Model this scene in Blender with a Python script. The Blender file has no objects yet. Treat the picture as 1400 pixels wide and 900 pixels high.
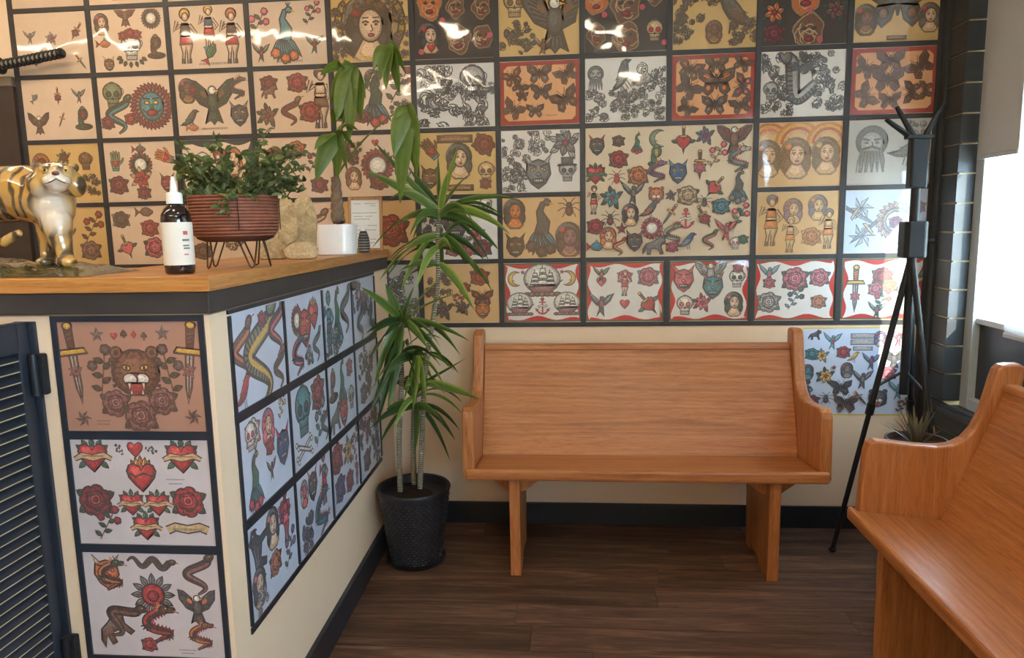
import bpy, bmesh, math, random
from mathutils import Vector, Matrix, Euler
import numpy as np
random.seed(7)
PI = math.pi
scn = bpy.context.scene
COL = scn.collection

# ------------------------------------------------------------------ camera
FPX = 980.41
CAM = Vector((2.62016, -3.33454, 1.44905))
CROT = Euler((math.radians(81.686), math.radians(1.083), math.radians(4.787)), 'XYZ')
cd = bpy.data.cameras.new('camera'); cam = bpy.data.objects.new('camera', cd); COL.objects.link(cam)
cam.location = CAM; cam.rotation_euler = CROT
cd.sensor_fit = 'HORIZONTAL'; cd.sensor_width = 36.0; cd.lens = FPX / 1400 * 36.0
cd.clip_start = 0.05
scn.camera = cam
RM = CROT.to_matrix()

def ray(u, v):
    return RM @ Vector(((u - 700) / FPX, -(v - 450) / FPX, -1.0))
def at(u, v, y):                      # the point seen at a pixel, on the plane at depth y
    d = ray(u, v); return CAM + d * ((y - CAM.y) / d.y)
def onx(u, v, x):
    d = ray(u, v); return CAM + d * ((x - CAM.x) / d.x)

# ------------------------------------------------------------------ world, sun, exposure
w = bpy.data.worlds.new('sky'); scn.world = w; w.use_nodes = True
nt = w.node_tree
bg = nt.nodes['Background']
bg.inputs[0].default_value = (0.55, 0.77, 1.0, 1); bg.inputs[1].default_value = 24.0
sd = bpy.data.lights.new('sun', 'SUN'); sun = bpy.data.objects.new('sun', sd); COL.objects.link(sun)
sd.energy = 13.0; sd.angle = math.radians(0.7); sd.color = (1.0, 0.93, 0.8)
sun.rotation_euler = Vector((-1.0, 1.8, -1.2)).to_track_quat('-Z', 'Y').to_euler()
vs = scn.view_settings
vs.view_transform = 'Standard'; vs.look = 'None'; vs.gamma = 1.0; vs.use_curve_mapping = False
vs.exposure = 0.36
LAMP = 38.0          # emission of the warm ceiling panels

# ------------------------------------------------------------------ helpers
def lin(c):
    return tuple((x / 12.92 if x <= 0.04045 else ((x + 0.055) / 1.055) ** 2.4) for x in c)
def rgb(r, g, b): return lin((r / 255, g / 255, b / 255))

def link(o, parent=None):
    COL.objects.link(o)
    if parent is not None: o.parent = parent
    return o
def mesh(name, verts, faces, mat=None, parent=None, smooth=False, loc=None):
    me = bpy.data.meshes.new(name); me.from_pydata([tuple(v) for v in verts], [], faces); me.update()
    if smooth: me.polygons.foreach_set('use_smooth', [True] * len(me.polygons))
    o = bpy.data.objects.new(name, me); link(o, parent)
    if mat is not None:
        for m in (mat if isinstance(mat, (list, tuple)) else [mat]): me.materials.append(m)
    if loc is not None: o.location = loc
    return o
def from_bm(name, bm, mat=None, parent=None, smooth=False, loc=None):
    me = bpy.data.meshes.new(name); bm.to_mesh(me); bm.free()
    if smooth: me.polygons.foreach_set('use_smooth', [True] * len(me.polygons))
    o = bpy.data.objects.new(name, me); link(o, parent)
    if mat is not None:
        for m in (mat if isinstance(mat, (list, tuple)) else [mat]): me.materials.append(m)
    if loc is not None: o.location = loc
    return o
def empty(name, loc=(0, 0, 0), rz=0.0):
    o = bpy.data.objects.new(name, None); COL.objects.link(o)
    o.location = loc; o.rotation_euler = (0, 0, rz); o.empty_display_size = 0.05
    return o
def tag(o, label, cat, group=None):
    o['label'] = label; o['category'] = cat
    if group: o['group'] = group
    return o
def struct(o):
    o['kind'] = 'structure'; return o

class MB:
    """collects simple shapes, then builds ONE mesh"""
    def __init__(s): s.v = []; s.f = []; s.mi = []
    def add(s, vs_, fs, mi=0):
        n = len(s.v); s.v += [tuple(v) for v in vs_]; s.f += [tuple(i + n for i in f) for f in fs]; s.mi += [mi] * len(fs); return s
    def box(s, x0, x1, y0, y1, z0, z1, mi=0):
        v = [(x0, y0, z0), (x1, y0, z0), (x1, y1, z0), (x0, y1, z0), (x0, y0, z1), (x1, y0, z1), (x1, y1, z1), (x0, y1, z1)]
        f = [(0, 3, 2, 1), (4, 5, 6, 7), (0, 1, 5, 4), (1, 2, 6, 5), (2, 3, 7, 6), (3, 0, 4, 7)]
        return s.add(v, f, mi)
    def tube(s, pts, rad, n=8, mi=0, cap=True):
        pts = [Vector(p) for p in pts]; k = len(pts)
        if not isinstance(rad, (list, tuple)): rad = [rad] * k
        vs_ = []; prev = None
        for i, p in enumerate(pts):
            t = (pts[min(i + 1, k - 1)] - pts[max(i - 1, 0)]).normalized()
            if prev is None:
                a = Vector((0, 0, 1)) if abs(t.z) < .9 else Vector((1, 0, 0))
                nrm = t.cross(a).normalized()
            else:
                nrm = (prev - t * prev.dot(t)).normalized()
            prev = nrm; b = t.cross(nrm)
            for j in range(n):
                a = 2 * PI * j / n; vs_.append(p + (nrm * math.cos(a) + b * math.sin(a)) * rad[i])
        fs = [(i * n + j, i * n + (j + 1) % n, (i + 1) * n + (j + 1) % n, (i + 1) * n + j) for i in range(k - 1) for j in range(n)]
        if cap: fs += [tuple(range(n))[::-1], tuple((k - 1) * n + j for j in range(n))]
        return s.add(vs_, fs, mi)
    def lathe(s, prof, n=32, c=(0, 0, 0), mi=0, sx=1.0, sy=1.0, cap=True):
        vs_ = []; k = len(prof)
        for r, z in prof:
            for j in range(n):
                a = 2 * PI * j / n; vs_.append((c[0] + r * sx * math.cos(a), c[1] + r * sy * math.sin(a), c[2] + z))
        fs = [(i * n + j, i * n + (j + 1) % n, (i + 1) * n + (j + 1) % n, (i + 1) * n + j) for i in range(k - 1) for j in range(n)]
        if cap:
            if prof[0][0] > 1e-6: fs.append(tuple(range(n))[::-1])
            if prof[-1][0] > 1e-6: fs.append(tuple((k - 1) * n + j for j in range(n)))
        return s.add(vs_, fs, mi)
    def prism(s, poly, a0, a1, axis='x', mi=0):
        """poly in the two other axes, extruded along axis"""
        def P(p, a):
            return {'x': (a, p[0], p[1]), 'y': (p[0], a, p[1]), 'z': (p[0], p[1], a)}[axis]
        n = len(poly); vs_ = [P(p, a0) for p in poly] + [P(p, a1) for p in poly]
        fs = [tuple(range(n))[::-1], tuple(range(n, 2 * n))] + [(i, (i + 1) % n, n + (i + 1) % n, n + i) for i in range(n)]
        return s.add(vs_, fs, mi)
    def sphere(s, c, r, seg=16, ring=10, mi=0, rot=None):
        r = r if isinstance(r, (tuple, list)) else (r, r, r)
        vs_ = []; c = Vector(c)
        for i in range(ring + 1):
            th = PI * i / ring
            for j in range(seg):
                ph = 2 * PI * j / seg
                q = Vector((r[0] * math.sin(th) * math.cos(ph), r[1] * math.sin(th) * math.sin(ph), r[2] * math.cos(th)))
                if rot is not None: q = rot @ q
                vs_.append(c + q)
        fs = [(i * seg + j, (i + 1) * seg + j, (i + 1) * seg + (j + 1) % seg, i * seg + (j + 1) % seg) for i in range(ring) for j in range(seg)]
        return s.add(vs_, fs, mi)
    def build(s, name, mat, parent=None, smooth=False, bevel=0.0, seg=2, loc=None, weld=False, sharp=None):
        bm = bmesh.new()
        vv = [bm.verts.new(v) for v in s.v]
        for f, mi in zip(s.f, s.mi):
            try:
                fc = bm.faces.new([vv[i] for i in f]); fc.material_index = mi
            except ValueError: pass
        bmesh.ops.remove_doubles(bm, verts=bm.verts, dist=1e-6)
        bmesh.ops.recalc_face_normals(bm, faces=bm.faces)
        o = from_bm(name, bm, mat, parent, smooth, loc)
        if sharp is not None:
            o.data.set_sharp_from_angle(angle=math.radians(sharp))
        if bevel > 0:
            m = o.modifiers.new('bevel', 'BEVEL'); m.width = bevel; m.segments = seg; m.limit_method = 'ANGLE'; m.angle_limit = math.radians(40)
        return o

def bez(p0, p1, p2, n):
    p0, p1, p2 = Vector(p0), Vector(p1), Vector(p2)
    return [(1 - t) ** 2 * p0 + 2 * t * (1 - t) * p1 + t * t * p2 for t in [i / n for i in range(n + 1)]]

# ------------------------------------------------------------------ materials
MATS = {}
class NG:
    def __init__(s, name):
        s.m = bpy.data.materials.new(name); s.m.use_nodes = True; s.t = s.m.node_tree
        s.b = s.t.nodes['Principled BSDF']; s.out = s.t.nodes['Material Output']
    def n(s, typ, **kw):
        x = s.t.nodes.new(typ)
        for k, v in kw.items(): setattr(x, k, v)
        return x
    def l(s, a, b): s.t.links.new(a, b)
    def val(s, inp, v): s.b.inputs[inp].default_value = v
    def coords(s, scale=(1, 1, 1), kind='Object', rot=(0, 0, 0)):
        tc = s.n('ShaderNodeTexCoord'); mp = s.n('ShaderNodeMapping'); mp.inputs['Scale'].default_value = scale; mp.inputs['Rotation'].default_value = rot
        s.l(tc.outputs[kind], mp.inputs[0]); return mp.outputs[0]
    def noise(s, vec, scale, detail=4, rough=.55, dist=0.0):
        x = s.n('ShaderNodeTexNoise'); x.inputs['Scale'].default_value = scale; x.inputs['Detail'].default_value = detail
        x.inputs['Roughness'].default_value = rough; x.inputs['Distortion'].default_value = dist
        if vec is not None: s.l(vec, x.inputs['Vector'])
        return x.outputs['Fac']
    def ramp(s, fac, stops, interp='LINEAR'):
        r = s.n('ShaderNodeValToRGB'); r.color_ramp.interpolation = interp
        el = r.color_ramp.elements
        while len(el) < len(stops): el.new(0.5)
        for e, (p, c) in zip(el, stops): e.position = p; e.color = (*c, 1) if len(c) == 3 else c
        s.l(fac, r.inputs[0]); return r.outputs[0]
    def mix(s, fac, a, b, mode='MIX'):
        x = s.n('ShaderNodeMix', data_type='RGBA', blend_type=mode)
        for inp, v in ((x.inputs[0], fac), (x.inputs[6], a), (x.inputs[7], b)):
            if hasattr(v, 'is_output') or isinstance(v, bpy.types.NodeSocket): s.l(v, inp)
            elif isinstance(v, (int, float)): inp.default_value = v
            else: inp.default_value = (*v, 1)
        return x.outputs[2]
    def bump(s, h, strength=.3, dist=.002, target='Normal'):
        b = s.n('ShaderNodeBump'); b.inputs['Strength'].default_value = strength; b.inputs['Distance'].default_value = dist
        s.l(h, b.inputs['Height']); s.l(b.outputs[0], s.b.inputs[target]); return b
def plain(name, col, rough=.5, metal=0.0, coat=0.0, var=.12, vscale=14, bump=0.0):
    if name in MATS: return MATS[name]
    g = NG(name); v = g.coords()
    f = g.noise(v, vscale, 5)
    c = g.ramp(f, [(.3, tuple(x * (1 - var) for x in col)), (.7, tuple(min(1, x * (1 + var)) for x in col))])
    g.l(c, g.b.inputs['Base Color']); g.val('Roughness', rough); g.val('Metallic', metal); g.val('Coat Weight', coat)
    if bump: g.bump(g.noise(v, vscale * 6, 4), bump, .001)
    MATS[name] = g.m; return g.m
def wood(name, axis, light, mid, dark, rough=.38, scale=1.0, coat=.15):
    if name in MATS: return MATS[name]
    g = NG(name)
    sc = {'x': (1.0, 13, 13), 'y': (13, 1.0, 13), 'z': (13, 13, 1.0)}[axis]
    v = g.coords(tuple(k * scale for k in sc))
    f1 = g.noise(v, 1.6, 6, .62, 1.3)
    f2 = g.noise(v, 15, 6, .65, .4)
    wv = g.n('ShaderNodeTexWave', wave_type='RINGS'); wv.rings_direction = {'x': 'X', 'y': 'Y', 'z': 'Z'}[axis]
    wv.inputs['Scale'].default_value = .55; wv.inputs['Distortion'].default_value = 7; wv.inputs['Detail'].default_value = 4; wv.inputs['Detail Scale'].default_value = 1.4
    g.l(v, wv.inputs['Vector'])
    c1 = g.ramp(f1, [(.28, dark), (.5, mid), (.75, light)])
    c2 = g.ramp(wv.outputs['Fac'], [(.0, tuple(x * .80 for x in mid)), (.45, light), (1, mid)])
    c = g.mix(.42, c1, c2)
    streak = g.ramp(f2, [(.34, (.66, .58, .52)), (.52, (1, 1, 1))])
    c = g.mix(.75, c, streak, 'MULTIPLY')
    g.l(c, g.b.inputs['Base Color']); g.val('Roughness', rough); g.val('Coat Weight', coat); g.val('Coat Roughness', .25)
    g.bump(f2, .12, .001)
    MATS[name] = g.m; return g.m

PEW = (rgb(204, 140, 88), rgb(184, 114, 62), rgb(140, 78, 40))
M_pew_x = wood('honey_oak_long_grain', 'x', *PEW)
M_pew_z = wood('honey_oak_upright_grain', 'z', *PEW)
M_top_x = wood('counter_pine_x', 'x', rgb(214, 158, 92), rgb(194, 130, 66), rgb(158, 98, 46))
M_top_y = wood('counter_pine_y', 'y', rgb(214, 158, 92), rgb(194, 130, 66), rgb(158, 98, 46))
M_frame_wood = wood('frame_wood', 'z', rgb(196, 146, 90), rgb(170, 118, 66), rgb(130, 84, 44))
M_wall = plain('cream_plaster', rgb(240, 211, 178), .75, var=.03, vscale=3, bump=.06)
M_ceil = plain('ceiling_paint', rgb(236, 226, 206), .8, var=.02)
M_black = plain('black_batten', rgb(58, 55, 54), .45, var=.15)
M_navy = plain('blue_black_paint', rgb(40, 46, 56), .42, var=.15)
M_skirt = plain('baseboard_paint', rgb(34, 38, 46), .38, var=.12)
M_board = plain('dark_board_paint', rgb(58, 62, 64), .5, var=.15, vscale=9, bump=.1)
M_gap = plain('joint_light_backing', rgb(226, 214, 178), .6)  # sunlight in the board joints is put into this pale colour
M_slat_light = plain('slat_light_edge', rgb(188, 170, 132), .6)  # tan stands in for light seen between the louvre slats
M_doorb = plain('dark_brown_door', rgb(64, 52, 44), .5)
M_casing = plain('door_casing_paint', rgb(120, 104, 84), .5)
M_metal = plain('black_metal', rgb(38, 42, 46), .38, metal=.3)
M_wire = plain('brown_wire', rgb(92, 66, 50), .4, metal=.6)
M_alu = plain('window_aluminium', rgb(196, 202, 204), .4, metal=.1, var=.04)
M_panel = plain('dark_window_panel', rgb(44, 50, 54), .3)
M_white = plain('white_glaze', rgb(236, 232, 226), .3, coat=.3, var=.03)
M_soil = plain('soil', rgb(52, 38, 30), .95, var=.4, vscale=60, bump=.8)
M_plastic = plain('white_plastic', rgb(236, 236, 232), .35, var=.02)
M_amber = plain('dark_amber_glass', rgb(30, 22, 24), .08, coat=.6)
M_street = plain('pale_pavement', rgb(196, 190, 178), .8)
M_facade = plain('cream_facade', rgb(226, 212, 180), .8)

def glass():
    g = NG('window_glass'); t = g.n('ShaderNodeBsdfTransparent'); gl = g.n('ShaderNodeBsdfGlossy'); gl.inputs['Roughness'].default_value = .02
    mx = g.n('ShaderNodeMixShader'); mx.inputs[0].default_value = .07
    t.inputs[0].default_value = (.96, .98, .98, 1)
    g.l(t.outputs[0], mx.inputs[1]); g.l(gl.outputs[0], mx.inputs[2]); g.l(mx.outputs[0], g.out.inputs[0]); return g.m
M_glass = glass()
def blind(name, tr):
    g = NG(name); v = g.coords((60, 60, 60)); f = g.noise(v, 8, 3)
    c = g.ramp(f, [(.3, rgb(188, 186, 184)), (.7, rgb(206, 204, 202))])
    d = g.n('ShaderNodeBsdfDiffuse'); t = g.n('ShaderNodeBsdfTranslucent'); mx = g.n('ShaderNodeMixShader'); mx.inputs[0].default_value = tr
    g.l(c, d.inputs[0]); g.l(c, t.inputs[0]); g.l(d.outputs[0], mx.inputs[1]); g.l(t.outputs[0], mx.inputs[2]); g.l(mx.outputs[0], g.out.inputs[0]); return g.m
M_blind = blind('dense_blind_fabric', .06); M_sheer = blind('sheer_blind_fabric', .55)
def lamp_mat():
    g = NG('warm_lamp_diffuser'); e = g.n('ShaderNodeEmission'); e.inputs[0].default_value = (1.0, .83, .60, 1); e.inputs[1].default_value = LAMP
    g.l(e.outputs[0], g.out.inputs[0]); return g.m
M_lamp = lamp_mat()

def floor_mat():
    g = NG('dark_walnut_vinyl'); v = g.coords((1.2, 14, 14))
    oi = g.n('ShaderNodeObjectInfo'); ad = g.n('ShaderNodeVectorMath', operation='ADD'); cm = g.n('ShaderNodeCombineXYZ')
    mu = g.n('ShaderNodeMath', operation='MULTIPLY'); mu.inputs[1].default_value = 37.0
    g.l(oi.outputs['Random'], mu.inputs[0]); g.l(mu.outputs[0], cm.inputs[0]); g.l(mu.outputs[0], cm.inputs[1]); g.l(v, ad.inputs[0]); g.l(cm.outputs[0], ad.inputs[1])
    f1 = g.noise(ad.outputs[0], 1.8, 7, .65, 1.0); f2 = g.noise(ad.outputs[0], 9, 5, .6, .3)
    c = g.ramp(f1, [(.25, rgb(56, 39, 32)), (.5, rgb(106, 77, 62)), (.75, rgb(160, 122, 98))])
    s = g.ramp(f2, [(.32, (.6, .56, .54)), (.62, (1, 1, 1))])
    c = g.mix(.8, c, s, 'MULTIPLY')
    t = g.ramp(oi.outputs['Random'], [(0, (.66, .66, .66)), (1, (1.2, 1.17, 1.14))])
    c = g.mix(1.0, c, t, 'MULTIPLY')
    g.l(c, g.b.inputs['Base Color']); g.val('Roughness', .42); g.val('Specular IOR Level', .4)
    g.bump(f2, .15, .001); return g.m
M_floor = floor_mat()

def sheet_mat(name, coat, crough, attr=True, ink=False):
    """laminated paper: colour comes from the mesh's own print colours, a wavy clear film lies over it"""
    g = NG(name); v = g.coords(); at_ = g.n('ShaderNodeVertexColor'); at_.layer_name = 'Col'
    f = g.noise(v, 9, 4, .6)
    c = g.mix(1.0, at_.outputs[0], g.ramp(f, [(.25, (.90, .88, .84)), (.7, (1.0, 1.0, 1.0))]), 'MULTIPLY')
    if ink:
        f3 = g.noise(g.coords((1, 1, 1)), 150, 3, .6)
        c = g.mix(.5, c, g.ramp(f3, [(.36, (.45, .43, .43)), (.56, (1.0, 1.0, 1.0)), (.70, (1.3, 1.22, 1.12))]), 'MULTIPLY')
    g.l(c, g.b.inputs['Base Color']); g.val('Roughness', .55); g.val('Coat Weight', coat); g.val('Coat Roughness', crough)
    oi = g.n('ShaderNodeObjectInfo'); ad = g.n('ShaderNodeVectorMath', operation='ADD')
    geo = g.n('ShaderNodeNewGeometry'); g.l(geo.outputs['Position'], ad.inputs[0]); ad.inputs[1].default_value = (3.1, 1.7, .4)
    h = g.noise(ad.outputs[0], 5.5, 1, .4, .6)
    b = g.n('ShaderNodeBump'); b.inputs['Strength'].default_value = .8; b.inputs['Distance'].default_value = .0055
    g.l(h, b.inputs['Height']); g.l(b.outputs[0], g.b.inputs['Coat Normal'])
    return g.m
M_paper = sheet_mat('laminated_paper', .9, .045)
M_ink = sheet_mat('laminated_ink', .9, .045, ink=True)
M_paper_matt = sheet_mat('matt_poster_paper', .22, .3); M_ink_matt = sheet_mat('matt_poster_ink', .22, .3, ink=True)

def leaf_mat(name, rough=.38):
    g = NG(name); at_ = g.n('ShaderNodeVertexColor'); at_.layer_name = 'Col'
    f = g.noise(g.coords((30, 30, 30)), 2, 3)
    c = g.mix(.5, at_.outputs[0], g.ramp(f, [(.3, (.75, .78, .7)), (.7, (1.1, 1.1, 1.05))]), 'MULTIPLY')
    g.l(c, g.b.inputs['Base Color']); g.val('Roughness', rough)
    tr = g.n('ShaderNodeBsdfTranslucent'); g.l(c, tr.inputs[0]); mx = g.n('ShaderNodeMixShader'); mx.inputs[0].default_value = .30
    g.l(g.b.outputs[0], mx.inputs[1]); g.l(tr.outputs[0], mx.inputs[2]); g.l(mx.outputs[0], g.out.inputs[0]); return g.m
M_leaf = leaf_mat('leaf_green')
# ------------------------------------------------------------------ the room
PX, PZ, ZR0 = 0.381, 0.29968, 2.7787           # sheet grid on the back wall: pitch and top line
ROOM_X0, ROOM_X1, ROOM_Y0, HT = -2.4, 4.2, -5.6, 2.95
def gx(k): return k * PX
def gz(j): return ZR0 - j * PZ

# floor: single vinyl planks laid over a dark base
fl = struct(MB().box(ROOM_X0, ROOM_X1 + .2, ROOM_Y0, .1, -.06, -.004).build('floor', plain('floor_seam', rgb(24, 17, 14), .7)))
rr = random.Random(3)
PWID, PLEN = .152, 1.22
pm = {}
def plank_mesh(L):
    k = round(L, 2)
    if k not in pm:
        b = MB().box(0, k - .0025, 0, PWID - .0025, -.004, 0); o = b.build('plank', M_floor)
        pm[k] = o.data; bpy.data.objects.remove(o)
    return pm[k]
y = -PWID; row = 0
while y > -3.4:
    x = ROOM_X0 - rr.random() * PLEN
    while x < ROOM_X1:
        x0, x1 = max(x, ROOM_X0), min(x + PLEN, ROOM_X1)
        if x1 - x0 > .06:
            o = bpy.data.objects.new('plank', plank_mesh(x1 - x0)); link(o, fl); o.location = (x0, y, 0)
        x += PLEN
    y -= PWID; row += 1
MB().box(ROOM_X0, ROOM_X1, ROOM_Y0, y + PWID - .003, -.004, 0).build('plank_field', M_floor, fl)

wb = struct(MB().box(ROOM_X0, ROOM_X1 + .16, 0, .12, 0, HT).build('wall_back', M_wall))
wl = struct(MB().box(ROOM_X0 - .12, ROOM_X0, ROOM_Y0, .12, 0, HT).build('wall_left', M_wall))
wf = struct(MB().box(ROOM_X0 - .12, ROOM_X1 + .16, ROOM_Y0 - .12, ROOM_Y0, 0, HT).build('wall_front', M_wall))
struct(MB().box(ROOM_X0 - .12, ROOM_X1 + .16, ROOM_Y0 - .12, .12, HT, HT + .1).build('ceiling', M_ceil))
# right wall with two window openings
WY0, WY1, WZ0, WZ1 = -.178, -2.3, .64, 2.62
W2Y0, W2Y1 = -3.3, -5.4
X0, X1 = ROOM_X1, ROOM_X1 + .16
b = MB()
b.box(X0 + .012, X1, WY0 + .012, 0, 0, HT)                   # pier beside the corner
b.box(X0 + .012, X1, ROOM_Y0, WY0 + .012, 0, WZ0)            # below the windows
b.box(X0 + .012, X1, ROOM_Y0, WY0 + .012, WZ1, HT)           # above them
b.box(X0 + .012, X1, W2Y0, WY1, WZ0, WZ1)                    # pier between
b.box(X0 + .012, X1, ROOM_Y0, W2Y1, WZ0, WZ1)
wr = struct(b.build('wall_right', M_gap))
# dark painted boards on the right wall, narrow joints whose pale backing paints in sunlight
BP = .1205; z = .055 - BP
while z < HT - .02:
    z0, z1 = max(z + .004, .0), min(z + BP - .004, HT)
    zc = (z0 + z1) / 2
    MB().box(X0, X0 + .012, WY0, -.004, z0, z1).build('board', M_board, wr)
    if WZ0 < zc < WZ1:
        MB().box(X0 + .012, X0 + .075, WY0, WY0 + .012, z0, z1).build('board', M_board, wr)      # return into the window
        MB().box(X0, X0 + .012, W2Y0, WY1, z0, z1).build('board', M_board, wr)
        MB().box(X0, X0 + .012, ROOM_Y0, W2Y1, z0, z1).build('board', M_board, wr)
    else:
        MB().box(X0, X0 + .012, ROOM_Y0, WY0, z0, z1).build('board', M_board, wr)
    z += BP
struct(MB().box(X0 - .012, X0, -.05, -.0, .1, HT).build('trim_1', M_board))         # dark corner post at the back wall

def window(name, y0, y1, mull):
    """aluminium window in the right wall between y0 (far) and y1 (near)"""
    t = struct(empty(name, (X0 + .09, (y0 + y1) / 2, WZ0)))
    ox, oy, oz = t.location
    def bx(nm, a, mt, bev=.003):
        return MB().box(a[0] - ox, a[1] - ox, a[2] - oy, a[3] - oy, a[4] - oz, a[5] - oz).build(nm, mt, t, bevel=bev)
    xa, xb = X0 + .07, X0 + .125
    bx('frame_stile', (xa, xb, y0 - .062, y0, WZ0, WZ1), M_alu)
    bx('frame_stile', (xa, xb, y1, y1 + .062, WZ0, WZ1), M_alu)
    bx('frame_rail', (xa, xb, y1 + .062, y0 - .062, WZ0, WZ0 + .05), M_alu)
    bx('frame_rail', (xa, xb, y1 + .062, y0 - .062, WZ1 - .05, WZ1), M_alu)
    bx('transom', (xa + .012, xb, y1 + .062, y0 - .062, 1.005, 1.03), M_alu)
    for m in mull: bx('mullion', (xa, xb, m - .025, m + .025, WZ0 + .05, WZ1 - .05), M_alu)
    bx('lower_panel', (xa + .03, xb - .012, y1 + .06, y0 - .06, WZ0 + .045, 1.006), M_panel, 0)
    bx('pane', (xa + .03, xa + .034, y1 + .06, y0 - .06, 1.028, WZ1 - .045), M_glass, 0)
    bx('sill', (X0 - .02, xa, y1, y0, WZ0 - .022, WZ0 + .004), M_panel)
    return t
window('window_1', WY0, WY1, [-1.25])
window('window_2', W2Y0, W2Y1, [-4.35])
def blind_obj(y0, y1, zb, label, fab=None):
    t = empty('roller_blind', (X0 + .059, (y0 + y1) / 2, zb))
    h = WZ1 - zb - .03
    d = (y0 - y1) / 2
    MB().box(.004, .0055, -d, d, .015, h).build('fabric', fab or M_blind, t)
    MB().box(-.001, .0105, -d, d, 0, .018).build('hem_bar', M_alu, t, bevel=.003)
    b = MB().tube([(-.014, -d, h), (-.014, d, h)], .020, 14); b.build('roller', M_alu, t, smooth=True, sharp=40)
    return tag(t, label, 'blind')
blind_obj(-.200, -.47, 1.672, 'short grey roller blind half lowered in the bright window by the corner')
blind_obj(-.471, -2.25, .985, 'wide sheer roller blind added to filter the sun, fully lowered, at the right edge', M_sheer)  # mostly unseen blind, added to bound the sun patch and diffuse daylight
blind_obj(-3.35, -5.35, 2.42, 'grey roller blind rolled up over the front window, outside the frame')

# baseboards
struct(MB().box(1.76, X0, -.014, 0, 0, .108).build('baseboard_back', M_skirt, bevel=.003))
struct(MB().box(X0 - .014, X0, ROOM_Y0, -.014, 0, .108).build('baseboard_right', M_skirt, bevel=.003))

# dark door at the left end of the back wall
dr = struct(empty('door_1', (-.50, 0, 0)))
MB().box(-.43, .43, -.012, 0, .01, 2.14).build('door_leaf', M_doorb, dr)
for (a, c) in ((.15, .95), (1.10, 2.0)):
    MB().box(-.31, .31, -.020, -.012, a, c).build('door_panel', M_doorb, dr, bevel=.006)
MB().box(.43, .485, -.022, 0, 0, 2.14).build('casing', M_doorb, dr)
MB().box(-.485, -.43, -.022, 0, 0, 2.14).build('casing', M_doorb, dr)
MB().box(-.485, .485, -.026, 0, 2.14, 2.185).build('casing_head', M_casing, dr, bevel=.004)
MB().lathe([(.0, 0), (.022, .004), (.026, .02), (.018, .034), (.0, .038)], 16).build('door_knob', M_metal, dr, smooth=True, loc=(-.38, -.05, 1.0))

# battens between the sheets: parts of the back wall
NC = 11
def batten(x0, x1, z0, z1, par=wb, t=.005):
    MB().box(x0, x1, -t, 0, z0, z1).build('batten', M_black, par)
BW = .0125
for j in range(0, 7):
    batten(-BW, gx(11), gz(j) - BW * .85, gz(j) + BW * .85) if j not in (4,) else None
batten(-BW, gx(7) - BW, gz(4) - BW * .85, gz(4) + BW * .85)
batten(gx(9) + BW, gx(11), gz(4) - BW * .85, gz(4) + BW * .85)
for k in range(0, 12):
    for j in range(0, 6):
        if k == 8 and j in (3, 4): continue
        x = gx(k) if k < 11 else gx(11) - .008
        if k == 11 and j > 5: continue
        z1_ = gz(j) - BW * .85
        z0_ = gz(j + 1) + BW * .85
        if j == 3 and k == 7: z0_ = gz(j + 1) - BW * .85; 
        if j == 3 and k == 9: z0_ = gz(j + 1) - BW * .85
        if j == 4 and k in (7, 9): z1_ = gz(j) - BW * .85
        batten(x - BW, x + BW if k < 11 else x + .008, z0_, z1_)
batten(4.158, 4.186, .11, gz(6) - BW * .85, t=.012)           # strip down the corner
batten(1.727, 1.752, .72, gz(5) - BW, t=.006)                 # strip beside the counter end

# warm ceiling lamps: slim panels under the ceiling
def ceiling_lamp(x, y, sx, sy, label):
    t = empty('ceiling_light', (x, y, HT))
    MB().box(-sx / 2 - .015, sx / 2 + .015, -sy / 2 - .015, sy / 2 + .015, -.035, 0).build('housing', M_plastic, t, bevel=.004)
    MB().box(-sx / 2, sx / 2, -sy / 2, sy / 2, -.041, -.036).build('diffuser', M_lamp, t)
    return tag(t, label, 'ceiling light', 'warm ceiling lights')
LAMPS = [(-1.3, -2.2, 1.2, .07), (.3, -2.2, 1.2, .07), (1.75, -2.35, .24, .24), (.4, -.75, 1.2, .05), (2.9, -2.6, .24, .24), (1.2, -4.4, 1.2, .10), (3.2, -4.2, .3, .3)]
LL = ['long warm ceiling tube at the far left, outside the frame', 'long warm ceiling tube above the counter front, outside the frame', 'square warm ceiling panel above the counter corner, outside the frame', 'long warm ceiling tube behind the counter, outside the frame',
      'square warm ceiling panel above the pews, outside the frame', 'wide warm ceiling tube behind the camera, outside the frame', 'large square ceiling panel behind the camera, outside the frame']
for i, (x, y, sx, sy) in enumerate(LAMPS):
    ceiling_lamp(x, y, sx, sy, LL[i])

# the street outside
st = MB().box(X1 + .02, 30, -25, 12, -.25, -.15).build('pavement', M_street); struct(st)
bd = empty('shop_building', (14.0, 4.0, -.15))
MB().box(0, 5, -8, 8, 0, 5).build('facade', M_facade, bd)
for k in range(5):
    MB().box(-.02, .02, -7 + k * 3, -5.2 + k * 3, 1.0, 2.6).build('shop_window', M_panel, bd)
tag(bd, 'pale cream building across the street seen through the bright window', 'building')

aw = empty('added_sun_awning', (X1, -6.6, 2.66))  # unseen awning, added to block direct sun from the second window
MB().prism([(0, .0), (1.5, -.10), (1.5, -.06), (0, .04)], -3.2, 3.2, 'y').build('canopy', M_board, aw)
for yy in (-3.1, 0, 3.1): MB().tube([(0, yy, -.5), (1.45, yy, -.11)], .02, 8).build('bracket', M_metal, aw)
tag(aw, 'dark flat awning added to keep sun out of the unseen window, outside the frame', 'awning')

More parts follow.
